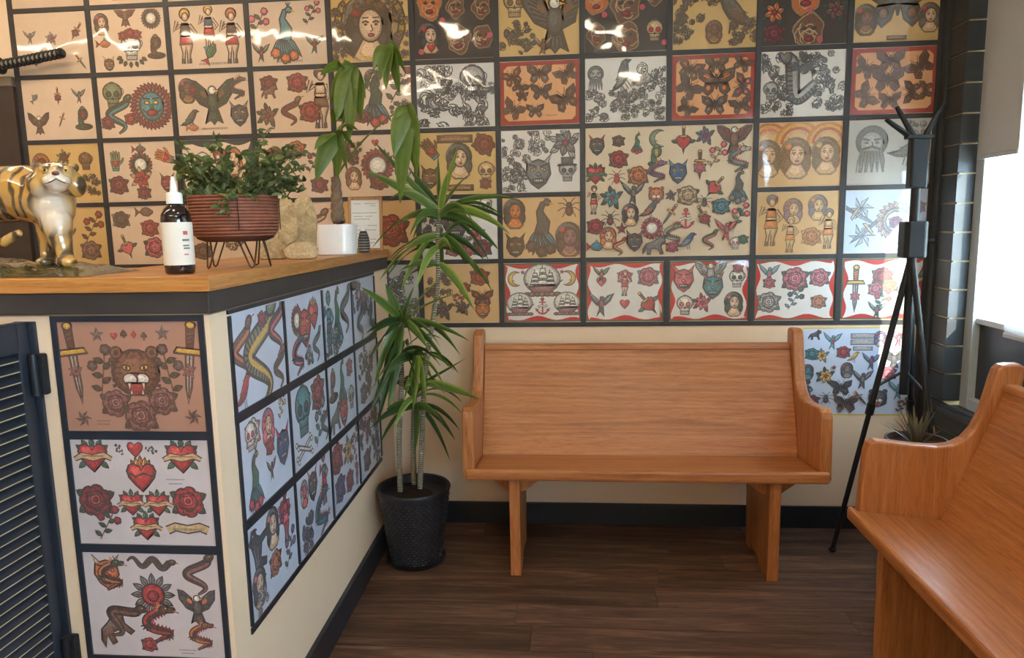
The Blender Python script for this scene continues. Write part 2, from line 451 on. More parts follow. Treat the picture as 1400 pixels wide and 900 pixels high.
# ------------------------------------------------------------------ reception counter
CX0, CX1, CYF = 1.7455, 1.7785, -1.75            # right face runs slightly out of square
def cface(y): return CX0 + (CX1 - CX0) * (y / CYF)
CTZ = 1.345
ctr = empty('reception_counter', (1.3, -1.5, 0))
def lc(pts): return [(x - 1.3, y + 1.5) for x, y in pts]
body = [(-.6, CYF), (CX1, CYF), (CX0, -.013), (1.42, -.013), (1.42, -1.40), (-.6, -1.40)]
MB().prism(lc(body), 0, 1.30, 'z').build('body', M_wall, ctr)
def grow(o): return lc([(-.6, CYF - o), (CX1 + o, CYF - o), (CX0 + o, -.013), (1.40, -.013), (1.40, -1.38), (-.6, -1.38)])
MB().prism(grow(.006), 1.2585, 1.3085, 'z').build('trim_band', M_black, ctr, bevel=.002)
MB().prism(grow(.0075), 1.2555, 1.2583, 'z').build('trim_highlight', M_casing, ctr)  # paler strip paints the highlight along the trim's lower edge
# the worktop: two planks mitred at the corner
o = .014
MB().prism(lc([(-.6, CYF - o), (CX1 + o, CYF - o), (1.36, -1.34), (-.6, -1.34)]), 1.309, CTZ, 'z').build('worktop_plank', M_top_x, ctr, bevel=.003)
MB().prism(lc([(CX1 + o, CYF - o), (CX0 + o, -.013), (1.36, -.013), (1.36, -1.34)]), 1.309, CTZ, 'z').build('worktop_plank', M_top_y, ctr, bevel=.003)
MB().prism(lc([(CX0 - .005, -.013), (CX0 + .016, -.013), (CX1 + .016, CYF - .014), (-.6, CYF - .014), (-.6, CYF + .005), (CX1 - .005, CYF + .005)]), 0, .108, 'z').build('baseboard', M_skirt, ctr)
tag(ctr, 'cream reception counter with pine worktop, black trim and flash sheets on its sides', 'counter')
# battens on its front and right faces
def cb_front(x0, x1, z0, z1):
    MB().box(x0 - 1.3, x1 - 1.3, CYF - .005 + 1.5, CYF + 1.5, z0, z1).build('batten', M_navy, ctr)
FX0, FX1 = 1.389, 1.766
FZ = [1.251, .965, .677, .380]
for a in FZ: cb_front(FX0, FX1, a - .0105, a + .0105)
for i in range(3):
    for x in (FX0, FX1 - .014): cb_front(x, x + .014, FZ[i + 1] + .0105, FZ[i] - .0105)
SY0, SP = -1.655, .347
SZ = [1.252, .979, .694, .410]
ang = math.atan2(CX0 - CX1, -CYF)                # tilt of the right face
def cb_right(y0, y1, z0, z1):
    pts = [(cface(y0), y0), (cface(y0) + .005, y0), (cface(y1) + .005, y1), (cface(y1), y1)]
    MB().prism(lc(pts), z0, z1, 'z').build('batten', M_navy, ctr)
for i, a in enumerate(SZ):
    hh = .013 if 0 < i < 3 else .008
    cb_right(SY0 - .008, SY0 + 4 * SP, a - hh, a + hh)
for k in range(5):
    for i in range(3):
        yy = SY0 + k * SP
        cb_right(yy - .007, yy + .007, SZ[i + 1] + .013, SZ[i] - .013)
# ------------------------------------------------------------------ printed sheets
INK = rgb(54, 47, 46)
PAL = {'r': rgb(190, 48, 44), 'R': rgb(150, 34, 38), 'p': rgb(222, 96, 110), 'g': rgb(58, 110, 74), 'G': rgb(44, 74, 52), 'k': rgb(58, 52, 52), 'y': rgb(224, 176, 66),
       'o': rgb(214, 116, 54), 'b': rgb(70, 138, 150), 'B': rgb(52, 84, 124), 'n': rgb(124, 82, 58), 'N': rgb(88, 58, 46), 'w': rgb(232, 224, 210), 't': rgb(214, 178, 128),
       'd': rgb(120, 116, 114), 'D': rgb(82, 78, 78), 'l': rgb(176, 170, 164), 'v': rgb(112, 84, 128), 's': rgb(228, 190, 156), 'm': rgb(150, 98, 96), 'e': rgb(124, 134, 98)}
LZ = 5.0e-6
class Draw:
    def __init__(s, rnd): s.v = []; s.f = []; s.c = []; s.z = 0; s.M = (1, 0, 0, 1, 0, 0); s.rnd = rnd; s.S = 1.0; s.ink = INK
    def at(s, x, y, k, rot=0, flip=1):
        a = math.radians(rot); c, n = math.cos(a), math.sin(a)
        s.M = (k * c * flip, -k * n, k * n * flip, k * c, x, y); s.S = k; return s
    def P(s, p):
        m = s.M; return (m[0] * p[0] + m[1] * p[1] + m[4], m[2] * p[0] + m[3] * p[1] + m[5])
    def fill(s, pts, col):
        s.z += 1; n = len(s.v); yy = -.0006 - s.z * LZ
        for p in pts:
            q = s.P(p); s.v.append((q[0], yy, q[1]))
        s.f.append(tuple(range(n, n + len(pts)))); s.c.append(PAL[col] if isinstance(col, str) else col)
    def line(s, pts, w=.05, col=None, closed=False, taper=False):
        w = max(w, .0009 / s.S) / 2
        pts = [tuple(p) for p in pts]
        if closed: pts = pts + [pts[0], pts[1]]
        s.z += 1; yy = -.0006 - s.z * LZ; k = len(pts); n = len(s.v)
        for i, p in enumerate(pts):
            a, b = pts[max(i - 1, 0)], pts[min(i + 1, k - 1)]
            dx, dy = b[0] - a[0], b[1] - a[1]; L = math.hypot(dx, dy) or 1
            ww = w * (1 - .85 * i / (k - 1)) if taper else w
            for sg in (1, -1):
                q = s.P((p[0] - dy / L * ww * sg, p[1] + dx / L * ww * sg)); s.v.append((q[0], yy, q[1]))
        c = s.ink if col is None else (PAL[col] if isinstance(col, str) else col)
        for i in range(k - 1):
            s.f.append((n + 2 * i, n + 2 * i + 1, n + 2 * i + 3, n + 2 * i + 2)); s.c.append(c)
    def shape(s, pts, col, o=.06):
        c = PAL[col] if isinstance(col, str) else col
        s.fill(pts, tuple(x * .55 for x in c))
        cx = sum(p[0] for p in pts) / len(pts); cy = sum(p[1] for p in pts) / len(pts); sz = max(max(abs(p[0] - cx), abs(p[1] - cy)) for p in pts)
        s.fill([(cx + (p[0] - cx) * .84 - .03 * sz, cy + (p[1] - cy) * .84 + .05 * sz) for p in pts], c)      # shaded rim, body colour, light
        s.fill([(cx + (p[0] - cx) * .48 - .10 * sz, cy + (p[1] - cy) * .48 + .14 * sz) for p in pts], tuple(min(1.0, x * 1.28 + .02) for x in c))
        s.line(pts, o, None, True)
    # -- shapes
    def ell(s, cx, cy, rx, ry, col, o=.06, rot=0, n=18):
        a = math.radians(rot); pts = []
        for i in range(n):
            t = 2 * PI * i / n; x, y = rx * math.cos(t), ry * math.sin(t)
            pts.append((cx + x * math.cos(a) - y * math.sin(a), cy + x * math.sin(a) + y * math.cos(a)))
        s.shape(pts, col, o) if o else s.fill(pts, col)
    def leaf(s, x, y, ang, L, w, col='g', o=.05, vein=True):
        a = math.radians(ang); c, n = math.cos(a), math.sin(a); pts = []
        for t, k in ((0, 0), (.2, .7), (.45, 1), (.75, .6), (1, 0), (.75, -.6), (.45, -1), (.2, -.7)):
            px, py = t * L, k * w; pts.append((x + px * c - py * n, y + px * n + py * c))
        s.shape(pts, col, o)
        if vein: s.line([(x, y), (x + L * c * .95, y + L * n * .95)], o * .8)
    def ribbon(s, pts, ws, col, o=.05):
        k = len(pts); L, R = [], []
        for i, p in enumerate(pts):
            a, b = pts[max(i - 1, 0)], pts[min(i + 1, k - 1)]; dx, dy = b[0] - a[0], b[1] - a[1]; l = math.hypot(dx, dy) or 1
            w = ws[i] if isinstance(ws, (list, tuple)) else ws
            L.append((p[0] - dy / l * w, p[1] + dx / l * w)); R.append((p[0] + dy / l * w, p[1] - dx / l * w))
        s.z += 1; yy = -.0006 - s.z * LZ; n = len(s.v)
        for a, b in zip(L, R):
            for p in (a, b): q = s.P(p); s.v.append((q[0], yy, q[1]))
        for i in range(k - 1): s.f.append((n + 2 * i, n + 2 * i + 1, n + 2 * i + 3, n + 2 * i + 2)); s.c.append(PAL[col])
        if o: s.line(L, o); s.line(R, o)
        return L, R
    def arc(s, cx, cy, r, a0, a1, n=10, ry=None):
        ry = ry or r
        return [(cx + r * math.cos(math.radians(a0 + (a1 - a0) * i / n)), cy + ry * math.sin(math.radians(a0 + (a1 - a0) * i / n))) for i in range(n + 1)]

def petals(d, cx, cy, r, n, col, depth=.18, ph=0, o=.06):
    pts = []
    for i in range(n * 6):
        t = 2 * PI * i / (n * 6) + ph; k = r * (1 - depth + depth * abs(math.sin(n * (t - ph) / 2)) ** .6); pts.append((cx + k * math.cos(t), cy + k * math.sin(t)))
    d.shape(pts, col, o)
def m_rose(d, c='rg'):
    for a in (25, 150, 215, 325): d.leaf(.5 * math.cos(math.radians(a)), .45 * math.sin(math.radians(a)), a, .5, .2, c[1] if len(c) > 1 else 'g')
    petals(d, 0, 0, .76, 7, c[0], .13); dk = tuple(x * .55 for x in PAL[c[0]]); lt = tuple(min(1, x * 1.5 + .05) for x in PAL[c[0]])
    petals(d, 0, 0, .5, 5, dk, .2, .5); petals(d, .02, .03, .42, 5, c[0], .22, 1.1, .05)
    petals(d, 0, .05, .26, 4, lt, .2, .2, .05); petals(d, 0, .05, .13, 3, dk, .2, .2, .04)
    for a in range(0, 360, 51): d.line(d.arc(.5 * math.cos(math.radians(a)), .5 * math.sin(math.radians(a)), .16, a - 90, a + 60, 4), .05)
HEART = [(0, -.85), (.35, -.5), (.68, -.1), (.78, .25), (.65, .55), (.38, .64), (.13, .5), (0, .28), (-.13, .5), (-.38, .64), (-.65, .55), (-.78, .25), (-.68, -.1), (-.35, -.5)]
def m_heart(d, c='r'):
    d.shape(HEART, c[0], .08); d.fill([(x * .3 - .32, y * .3 + .28) for x, y in HEART], tuple(min(1, k * 1.6 + .06) for k in PAL[c[0]]))
def m_hband(d, c='rt'):
    for a in (35, 145, 90, 60, 120, -40, 220): d.leaf(.5 * math.cos(math.radians(a)), .45 * math.sin(math.radians(a)), a, .55, .15, 'g')
    m_heart(d, c); d.ribbon([(-1, -.18), (-.6, .02), (0, -.1), (.6, .05), (1, -.15)], [.1, .16, .17, .16, .1], c[1] if len(c) > 1 else 't', .06)
    d.line([(-.6, .0), (.6, .0)], .05, 'n')
def m_sheart(d, c='ro'):
    for i in range(5):
        x = -.4 + .2 * i; d.leaf(x * .7, .35, 90 - x * 60, .75 - abs(x) * .5, .13, 'y' if i % 2 else 'o')
    m_heart(d, c); d.line([(-.7, .15), (-.3, -.05), (.1, .12), (.7, -.05)], .1, 'G')
def m_dagger(d, c='dr'):
    d.shape([(-.1, .25), (.1, .25), (.07, -.6), (0, -1), (-.07, -.6)], c[0], .05); d.line([(0, .25), (0, -.85)], .04)
    d.shape([(-.4, .22), (-.32, .36), (.32, .36), (.4, .22)], 'y', .05); d.shape([(-.08, .36), (.08, .36), (.1, .85), (-.1, .85)], c[1] if len(c) > 1 else 'n', .05)
    for k in range(4): d.line([(-.1, .44 + .1 * k), (.1, .5 + .1 * k)], .04)
    d.ell(0, .92, .12, .1, 'y', .05, n=10)
def m_rdagger(d, c='dr'):
    m_dagger(d, 'd' + 'n'); M, S, z = d.M, d.S, d.z
    q = d.P((0, -.15)); d.at(q[0], q[1], S * .5); d.z = z; m_rose(d, c[1] + 'g'); d.M, d.S = M, S
def m_hdagger(d, c='r'):
    m_dagger(d, 'dn'); d.fill([(x * .7, y * .6 - .1) for x, y in HEART], c[0]); d.line([(x * .7, y * .6 - .1) for x, y in HEART], .07, None, True); d.leaf(.4, -.1, 10, .5, .14); d.leaf(-.4, -.1, 170, .5, .14)
def scurve(n, turns, amp, y0, y1, ph=0):
    return [(amp * math.sin(turns * 2 * PI * i / n + ph) * (.6 + .4 * i / n), y0 + (y1 - y0) * i / n) for i in range(n + 1)]
def m_snake(d, c='nt'):
    pts = scurve(30, 1.3, .55, -.95, .7); ws = [.03 + .16 * math.sin(PI * min(1, i / 22) / 2) for i in range(31)]
    L, R = d.ribbon(pts, ws, c[0], .06); d.ribbon([(a[0] * .35 + b[0] * .65, a[1] * .35 + b[1] * .65) for a, b in zip(L, R)], [w * .32 for w in ws], c[1] if len(c) > 1 else 't', 0)
    for i in range(1, 30): d.line([L[i], pts[i]], .05)
    x, y = pts[-1]; d.ell(x + .1, y + .1, .25, .17, c[0], .06, 35); d.ell(x + .16, y + .17, .05, .05, 'y', .03, n=8); d.line([(x + .3, y + .22), (x + .55, y + .3)], .05, 'r')
def m_wsnake(d, c='nt'):
    pts = [(-.95 + 1.75 * i / 30, .17 * math.sin(i / 30 * 4.2 * PI)) for i in range(31)]; ws = [.02 + .10 * math.sin(PI * min(1, i / 20) / 2) for i in range(31)]
    L, R = d.ribbon(pts, ws, c[0], .05)
    for i in range(1, 30): d.line([L[i], pts[i]], .045)
    x, y = pts[-1]; d.ell(x + .08, y, .17, .11, c[0], .05, 10); d.ell(x + .1, y + .04, .03, .03, 'y', 0, n=6); d.line([(x + .22, y), (x + .36, y - .02)], .04, 'r')
def m_cobra(d, c='nr'):
    d.ell(.0, -.68, .75, .25, c[0], .06); d.ell(.05, -.62, .5, .14, 'G', .05)
    pts = d.arc(.0, -.15, .4, -90, 90, 12, .5); d.ribbon([(-p[0] * .6, p[1]) for p in pts], [.22] * 13, c[0], .06); d.ell(.0, .35, .42, .5, c[0], .06); d.ell(0, .3, .2, .42, c[1], .05)
    for k in range(6): d.line([(-.17, .0 + .11 * k), (.17, .0 + .11 * k)], .04)
    d.ell(0, .78, .2, .17, c[0], .05); d.ell(-.08, .82, .04, .04, 'y', 0, n=6); d.ell(.08, .82, .04, .04, 'y', 0, n=6)
def m_swallow(d, c='Br'):
    d.shape([(-.05, .1), (-.5, .55), (-1, .95), (-.75, .35), (-.3, -.15)], c[0], .06); d.shape([(.1, .15), (.45, .6), (.95, .8), (.65, .2), (.25, -.15)], c[0], .06)
    for k in range(4): d.line([(-.2 - .1 * k, .2 + .1 * k), (-.45 - .12 * k, .2 + .17 * k)], .05, 'l'); d.line([(.2 + .1 * k, .2 + .08 * k), (.45 + .1 * k, .2 + .14 * k)], .05, 'l')
    d.shape([(-.1, -.2), (-.35, -.95), (-.08, -.6), (.2, -.98), (.15, -.2)], c[0], .06); d.ell(0, 0, .2, .38, c[0], .06, -10); d.ell(.02, -.05, .12, .24, c[1] if len(c) > 1 else 'r', 0); d.ell(.05, .4, .17, .15, c[0], .05); d.shape([(.17, .45), (.38, .42), (.17, .36)], 'y', .04)
def m_bfly(d, c='no'):
    for sg in (1, -1):
        d.shape([(0, .05), (sg * .35, .55), (sg * .98, .72), (sg * .9, .2), (sg * .55, -.05), (sg * .1, -.05)], c[0], .07)
        d.shape([(sg * .05, -.05), (sg * .6, -.1), (sg * .72, -.45), (sg * .45, -.72), (sg * .2, -.5)], c[0], .07)
        d.shape([(sg * .15, .08), (sg * .42, .42), (sg * .76, .52), (sg * .68, .22), (sg * .4, .04)], c[1] if len(c) > 1 else 'o', .05)
        d.ell(sg * .42, -.32, .15, .17, c[1] if len(c) > 1 else 'o', .05, n=10); d.ell(sg * .72, .42, .07, .07, 'k', 0, n=8)
        d.line([(sg * .04, .3), (sg * .2, .6), (sg * .28, .78)], .04); d.line([(0, .02), (sg * .8, .5)], .05); d.line([(0, 0), (sg * .85, .3)], .05)
    d.ell(0, 0, .07, .42, 'k', .03, n=10)
def m_skull(d, c='wk'):
    d.ell(0, .22, .68, .62, c[0], .08); d.shape([(-.42, -.2), (.42, -.2), (.36, -.78), (-.36, -.78)], c[0], .07)
    for sg in (1, -1): d.ell(sg * .28, .1, .2, .2, c[1] if len(c) > 1 else 'k', .04, sg * 10, 12); d.line(d.arc(sg * .55, .25, .25, -60, 70, 5), .05)
    d.shape([(0, -.06), (.1, -.28), (-.1, -.28)], 'k', .03); d.line([(-.36, -.5), (.36, -.5)], .06)
    for k in range(6): d.line([(-.28 + .112 * k, -.34), (-.28 + .112 * k, -.7)], .045)
    d.line(d.arc(0, .55, .35, 20, 150, 6), .05, 'd')
def m_skullrose(d, c='r'):
    m_skull(d); M, S, z = d.M, d.S, d.z
    for x, y, k in ((-.5, .75, .4), (.45, .8, .42), (0, .9, .45)):
        q = d.P((x, y)); MM = d.M; d.at(q[0], q[1], S * k); d.z = z + 10; m_rose(d, c[0] + 'g'); d.M, d.S = MM, S
    for k in range(7): d.leaf(.7 * math.cos(k * .5 - 3.2), -.6 + .3 * math.sin(k * .5 - 3.2), 200 + k * 22, .4, .12, 'G')
def m_tiger(d, c='oN'):
    d.ell(0, 0, .8, .75, c[0], .07)
    for sg in (1, -1):
        d.ell(sg * .6, .65, .2, .2, c[0], .06, n=12); d.ell(sg * .6, .65, .1, .1, 'k', 0, n=8); d.ell(sg * .3, .16, .14, .09, 'y', .05, sg * 15, 10); d.ell(sg * .3, .16, .05, .08, 'k', 0, n=8)
        for k in range(5): d.shape([(sg * .82, .4 - .2 * k), (sg * .45, .36 - .18 * k), (sg * .8, .3 - .2 * k)], 'k', .02)
        d.shape([(sg * .1, .7), (sg * .3, .45), (sg * .2, .75)], 'k', .02); d.ell(sg * .2, -.22, .25, .2, 'w', .05)
    d.shape([(-.14, -.02), (.14, -.02), (0, -.16)], 'R', .04); d.shape([(-.35, -.34), (.35, -.34), (.25, -.75), (-.25, -.75)], 'R', .06)
    for sg in (1, -1): d.shape([(sg * .3, -.34), (sg * .18, -.34), (sg * .24, -.58)], 'w', .03); d.shape([(sg * .24, -.72), (sg * .14, -.72), (sg * .19, -.54)], 'w', .03)
def m_lady(d, c='ks'):
    d.ell(-.05, .2, .72, .75, c[0], .06); d.ell(-.35, -.35, .38, .45, c[0], .05); d.ell(.38, -.3, .3, .45, c[0], .05)
    d.shape([(-.18, -.2), (.2, -.2), (.55, -.8), (.3, -1), (-.3, -1), (-.55, -.8)], c[1] if len(c) > 1 else 's', .06); d.ell(.03, .12, .38, .48, c[1] if len(c) > 1 else 's', .06)
    for x in (-.12, .2): d.line([(x - .1, .2), (x, .25), (x + .1, .2)], .06); d.ell(x, .15, .06, .04, 'k', 0, n=8); d.line([(x - .1, .34), (x + .1, .35)], .04)
    d.line([(.05, .15), (.1, -.02), (.02, -.05)], .04); d.ell(.04, -.16, .1, .05, 'r', .03, n=8); d.ell(-.4, .55, .2, .2, c[2] if len(c) > 2 else 'r', .05, n=10); d.line(d.arc(0, -.5, .35, 200, 340, 6), .06, 'y')
    for k in range(5): d.line(d.arc(-.05, .25, .5 + .05 * k, 40 + 20 * k, 130 + 14 * k, 5), .04, 'd')
def m_dragon(d, c='eo'):
    n = 40; pts = [(.62 * math.sin(7.6 * t - .4) * (1 - .25 * t) - .05, -.92 + 1.55 * t + .12 * math.sin(9 * t)) for t in [i / n for i in range(n + 1)]]
    ws = [.03 + .17 * math.sin(PI * (.03 + .72 * i / n)) for i in range(n + 1)]; L, R = d.ribbon(pts, ws, c[0], .06)
    d.ribbon([(a[0] * .72 + b[0] * .28, a[1] * .72 + b[1] * .28) for a, b in zip(L, R)], [w * .3 for w in ws], c[1] if len(c) > 1 else 't', 0)
    for i in range(1, n):
        d.line([R[i], pts[i]], .045)
        if i % 2: dx, dy = R[i][0] - pts[i][0], R[i][1] - pts[i][1]; d.fill([R[i - 1], R[i + 1], (R[i][0] + dx * .9, R[i][1] + dy * .9)], 'R')
    x, y = pts[-1]
    for k in range(4): d.line([(x - .05, y + .08), (x - .3 - .06 * k, y + .38 - .13 * k)], .07, 'o')
    d.ell(x, y + .03, .27, .2, c[0], .06, 20); d.shape([(x + .12, y + .16), (x + .5, y + .14), (x + .56, y + .02), (x + .3, y + .0), (x + .48, y - .1), (x + .12, y - .14)], c[0], .05); d.ell(x + .08, y + .1, .06, .05, 'y', .03, n=8); d.line([(x + .05, y + .2), (x - .1, y + .45)], .06); d.line([(x + .4, y - .02), (x + .7, y - .12)], .05, 'r')
    for i in (13, 26):
        px, py = pts[i]
        for a in (190, 230, 270, 310): d.line([(px, py - .1), (px + .3 * math.cos(math.radians(a)), py - .1 + .3 * math.sin(math.radians(a)))], .07)
def m_spider(d, c='k'):
    for sg in (1, -1):
        for a in (60, 25, -15, -55): d.line([(0, 0), (sg * .5 * math.cos(math.radians(a)), .5 * math.sin(math.radians(a)) + .15), (sg * .95 * math.cos(math.radians(a)), .9 * math.sin(math.radians(a)))], .07)
    d.ell(0, -.22, .3, .4, c[0], .05); d.ell(0, .25, .2, .2, c[0], .05); d.ell(0, -.25, .1, .14, 'r', 0)
def m_ship(d, c='n'):
    d.ell(0, .12, .98, .8, 'w', .05); d.shape([(-.75, -.3), (.8, -.25), (.5, -.65), (-.55, -.65)], c[0], .06)
    for x, h, wd in ((-.4, .5, .3), (.02, .75, .34), (.42, .5, .3)):
        d.line([(x, -.3), (x, h + .1)], .05)
        for k in range(3):
            z0 = -.2 + (h + .2) * k / 3; d.shape([(x - wd * (1 - k * .2) + .05, z0), (x + wd * (1 - k * .2), z0), (x + wd * (.85 - k * .2), z0 + h * .32), (x - wd * (.85 - k * .2) + .08, z0 + h * .32)], 'w', .06)
    d.line([(.75, -.25), (1.1, .05)], .06)
    for k in range(7): d.ell(-.8 + .27 * k, -.72, .2, .12, 'm' if k % 2 else 'n', .04, n=10)
def m_anchor(d, c='r'):
    d.line(d.arc(0, -.25, .55, 190, 350, 10), .18, c[0]); d.line([(0, .55), (0, -.75)], .16, c[0]); d.line([(-.35, .4), (.35, .4)], .13, c[0]); d.ell(0, .72, .17, .17, c[0], .06, n=12)
    for sg in (1, -1): d.shape([(sg * .75, -.2), (sg * .4, -.35), (sg * .65, -.55)], c[0], .04)
    d.ribbon([(-.5, -.1), (-.1, .08), (.2, -.05), (.5, .1)], .1, 'w', .05)
def m_star(d, c='r'):
    pts = [((1 if i % 2 == 0 else .42) * math.sin(PI * i / 5), (1 if i % 2 == 0 else .42) * math.cos(PI * i / 5)) for i in range(10)]
    d.shape(pts, c[0], .08)
    for i in range(0, 10, 2): d.fill([(0, 0), pts[i], pts[(i + 1) % 10]], c[1] if len(c) > 1 else 'k')
def m_pin(d, c='D'):
    for k in range(6):
        a = PI / 3 * k; d.shape([(0, 0), (.95 * math.cos(a), .95 * math.sin(a)), (.5 * math.cos(a + .65), .5 * math.sin(a + .65))], c[0], .06); d.line([(0, 0), (.9 * math.cos(a), .9 * math.sin(a))], .07)
def m_eagle(d, c='nt'):
    for sg in (1, -1):
        d.shape([(sg * .1, .0), (sg * .3, .5), (sg * .7, .85), (sg * 1, .95), (sg * .95, .4), (sg * .6, -.1), (sg * .2, -.3)], c[0], .06)
        for k in range(6): d.line([(sg * (.2 + .06 * k), -.1 + .12 * k), (sg * (.6 + .07 * k), .0 + .16 * k)], .06); 
        d.ell(sg * .4, .3, .17, .1, c[1] if len(c) > 1 else 't', 0, sg * 45)
    d.shape([(-.2, -.3), (-.4, -.95), (-.15, -.8), (0, -1), (.15, -.8), (.4, -.95), (.2, -.3)], c[0], .06)
    for k in range(-2, 3): d.line([(k * .07, -.35), (k * .14, -.85)], .05)
    d.ell(0, -.05, .24, .42, c[0], .06); d.ell(0, .45, .18, .18, 'w', .06); d.shape([(.12, .5), (.38, .42), (.14, .36)], 'y', .04); d.ell(.06, .49, .03, .03, 'k', 0, n=6)
def m_peacock(d, c='gr'):
    for k in range(9):
        a = -90 + (k - 4) * 9; d.leaf(0, .0, a, .95 + .04 * (k % 3), .1, c[0] if k % 2 else 'b', .045)
    d.ribbon([(0, -.2), (.08, .15), (-.05, .5), (.05, .75), (.2, .8)], [.22, .2, .1, .08, .06], c[0], .06); d.ell(.2, .8, .12, .1, c[0], .05, n=10); d.line([(.28, .78), (.42, .72)], .06, 'y')
    for k in range(3): d.line([(.18, .88), (.1 + .08 * k, 1.05)], .04)
    for x, y in ((-.35, -.65), (.3, -.75), (0, -.85)): petals(d, x, y, .18, 5, c[1] if len(c) > 1 else 'r', o=.05)
def m_cat(d, c='k'):
    d.shape([(-.9, -.35), (-.6, .1), (-.1, .25), (.3, .5), (.45, .75), (.6, .6), (.85, .55), (.9, .25), (.65, .1), (.55, -.2), (.75, -.75), (.5, -.8), (.3, -.35), (-.2, -.3), (-.3, -.8), (-.55, -.8), (-.55, -.3), (-.95, -.75)], c[0], .06)
    d.ell(.68, .4, .05, .04, 'y', 0, n=8); d.shape([(.75, .2), (.9, .2), (.85, .05)], 'r', .03); d.line([(-.6, 0), (-.2, .1), (.2, .3)], .07, 'd'); d.line([(-.4, -.1), (.2, .0)], .06, 'd')
def m_fish(d, c='or'):
    d.shape([(-.55, 0), (-.2, .35), (.3, .38), (.75, .1), (.75, -.1), (.3, -.38), (-.2, -.3)], c[0], .06); d.shape([(-.5, 0), (-.98, .45), (-.85, 0), (-.98, -.4)], c[1] if len(c) > 1 else 'r', .06); d.shape([(-.1, .34), (.1, .7), (.35, .36)], 'b', .05)
    for k in range(4): d.line(d.arc(-.25 + .2 * k, 0, .2, -60, 60, 5), .05)
    d.ell(.55, .08, .06, .06, 'w', .04, n=8)
def m_flower(d, c='yg'):
    for a in (30, 100, 210, 300, 160): d.leaf(.4 * math.cos(math.radians(a)), .4 * math.sin(math.radians(a)), a, .6, .16, c[1] if len(c) > 1 else 'g')
    for k in range(6): d.leaf(0, 0, 60 * k + 15, .72, .22, c[0], .06)
    d.ell(0, 0, .17, .17, 'R', .05, n=10)
def m_sprig(d, c='gr'):
    d.line([(-.5, -.9), (-.1, -.2), (.2, .3), (.5, .9)], .07, 'n')
    for t, a in ((.1, 140), (.25, 10), (.4, 150), (.55, 20), (.7, 140), (.85, 30)): d.leaf(-.5 + t, -.9 + 1.8 * t, a, .5, .13, c[0])
    for x, y in ((.5, .85), (-.35, .4), (.6, .2)): petals(d, x, y, .22, 5, c[1] if len(c) > 1 else 'r', o=.06)
def m_banner(d, c='t'):
    d.ribbon([(-1, -.05), (-.6, .12), (0, 0), (.6, .12), (1, -.05)], .2, c[0], .07); m_text(d)
def m_plate(d, c='n'):
    d.shape([(-1, -.2), (1, -.2), (1, .2), (-1, .2)], c[0], .04); m_text(d, 't')
def m_text(d, c=None):
    x = -.75
    while x < .75:
        L = d.rnd.uniform(.04, .1); d.line([(x, -.06), (x + L * .3, .06), (x + L * .7, -.06), (x + L, .05)], .03, c); x += L + .04
def m_mask(d, c='ry'):
    d.shape([(-.6, .5), (-.68, -.1), (-.4, -.6), (0, -.9), (.4, -.6), (.68, -.1), (.6, .5), (0, .7)], c[0], .07)
    for sg in (1, -1):
        d.shape([(sg * .3, .55), (sg * .75, 1.0), (sg * .55, .45)], c[1] if len(c) > 1 else 'y', .05); d.ell(sg * .28, .15, .16, .09, 'y', .05, -sg * 20, 10); d.ell(sg * .28, .15, .05, .05, 'k', 0, n=6); d.line([(sg * .08, .3), (sg * .5, .42)], .09); d.line(d.arc(sg * .35, -.2, .2, 200, 330, 5), .05)
    d.ell(0, -.1, .14, .12, c[0], .05, n=10); d.ell(0, -.48, .32, .16, 'k', .05, n=12)
    for k in range(5): d.fill([(-.24 + .1 * k, -.4), (-.16 + .1 * k, -.4), (-.2 + .1 * k, -.52)], 'w')
def m_hand(d, c='s'):
    d.shape([(-.3, -.9), (.25, -.9), (.4, -.1), (.42, .2), (-.38, .2), (-.45, -.1)], c[0], .06)
    for k in range(4): d.ribbon([(-.28 + .21 * k, .1), (-.34 + .23 * k, .55 + .12 * (1 - abs(k - 1.5) / 1.5)), (-.36 + .25 * k, .75 + .15 * (1 - abs(k - 1.5) / 1.5))], [.1, .09, .05], c[0], .05)
    d.ribbon([(.35, -.3), (.65, 0), (.75, .25)], [.12, .1, .05], c[0], .05); m2 = [(x * .4, y * .4 - .25) for x, y in HEART]; d.shape(m2, 'r', .05); d.shape([(-.35, -.9), (.3, -.9), (.32, -.7), (-.36, -.7)], 'b', .05)
def m_moon(d, c='y'):
    d.shape(d.arc(0, 0, .85, 60, 300, 14) + d.arc(.35, 0, .72, 285, 75, 12), c[0], .07); d.ell(-.35, .2, .06, .06, 'k', 0, n=6); d.line([(-.15, -.15), (-.3, -.25)], .06)
def m_figure(d, c='sr'):
    d.shape([(-.12, .45), (.12, .45), (.2, .1), (.12, -.05), (.24, -.35), (.14, -.65), (.1, -.98), (.0, -.98), (.02, -.6), (-.02, -.35), (-.06, -.62), (-.12, -.98), (-.22, -.98), (-.16, -.6), (-.22, -.3), (-.12, -.05), (-.2, .1)], c[0], .05)
    d.shape([(-.2, .0), (.2, .0), (.26, -.3), (-.26, -.3)], c[1] if len(c) > 1 else 'r', .05); d.shape([(-.18, .4), (.18, .4), (.15, .12), (-.15, .12)], c[2] if len(c) > 2 else 'B', .05)
    d.ell(.02, .78, .2, .2, c[3] if len(c) > 3 else 'y', .05, n=12); d.ell(.03, .68, .12, .15, c[0], .04, n=10); d.ribbon([(-.18, .4), (-.42, .2), (-.3, .55)], .06, c[0], .04); d.ribbon([(.18, .4), (.4, .1), (.22, -.05)], .06, c[0], .04)
    for sg in (1, -1): d.fill([(sg * .12 - .06, -.98), (sg * .12 + .06, -.98), (sg * .12 + .05, -.8), (sg * .12 - .05, -.8)], 'k')
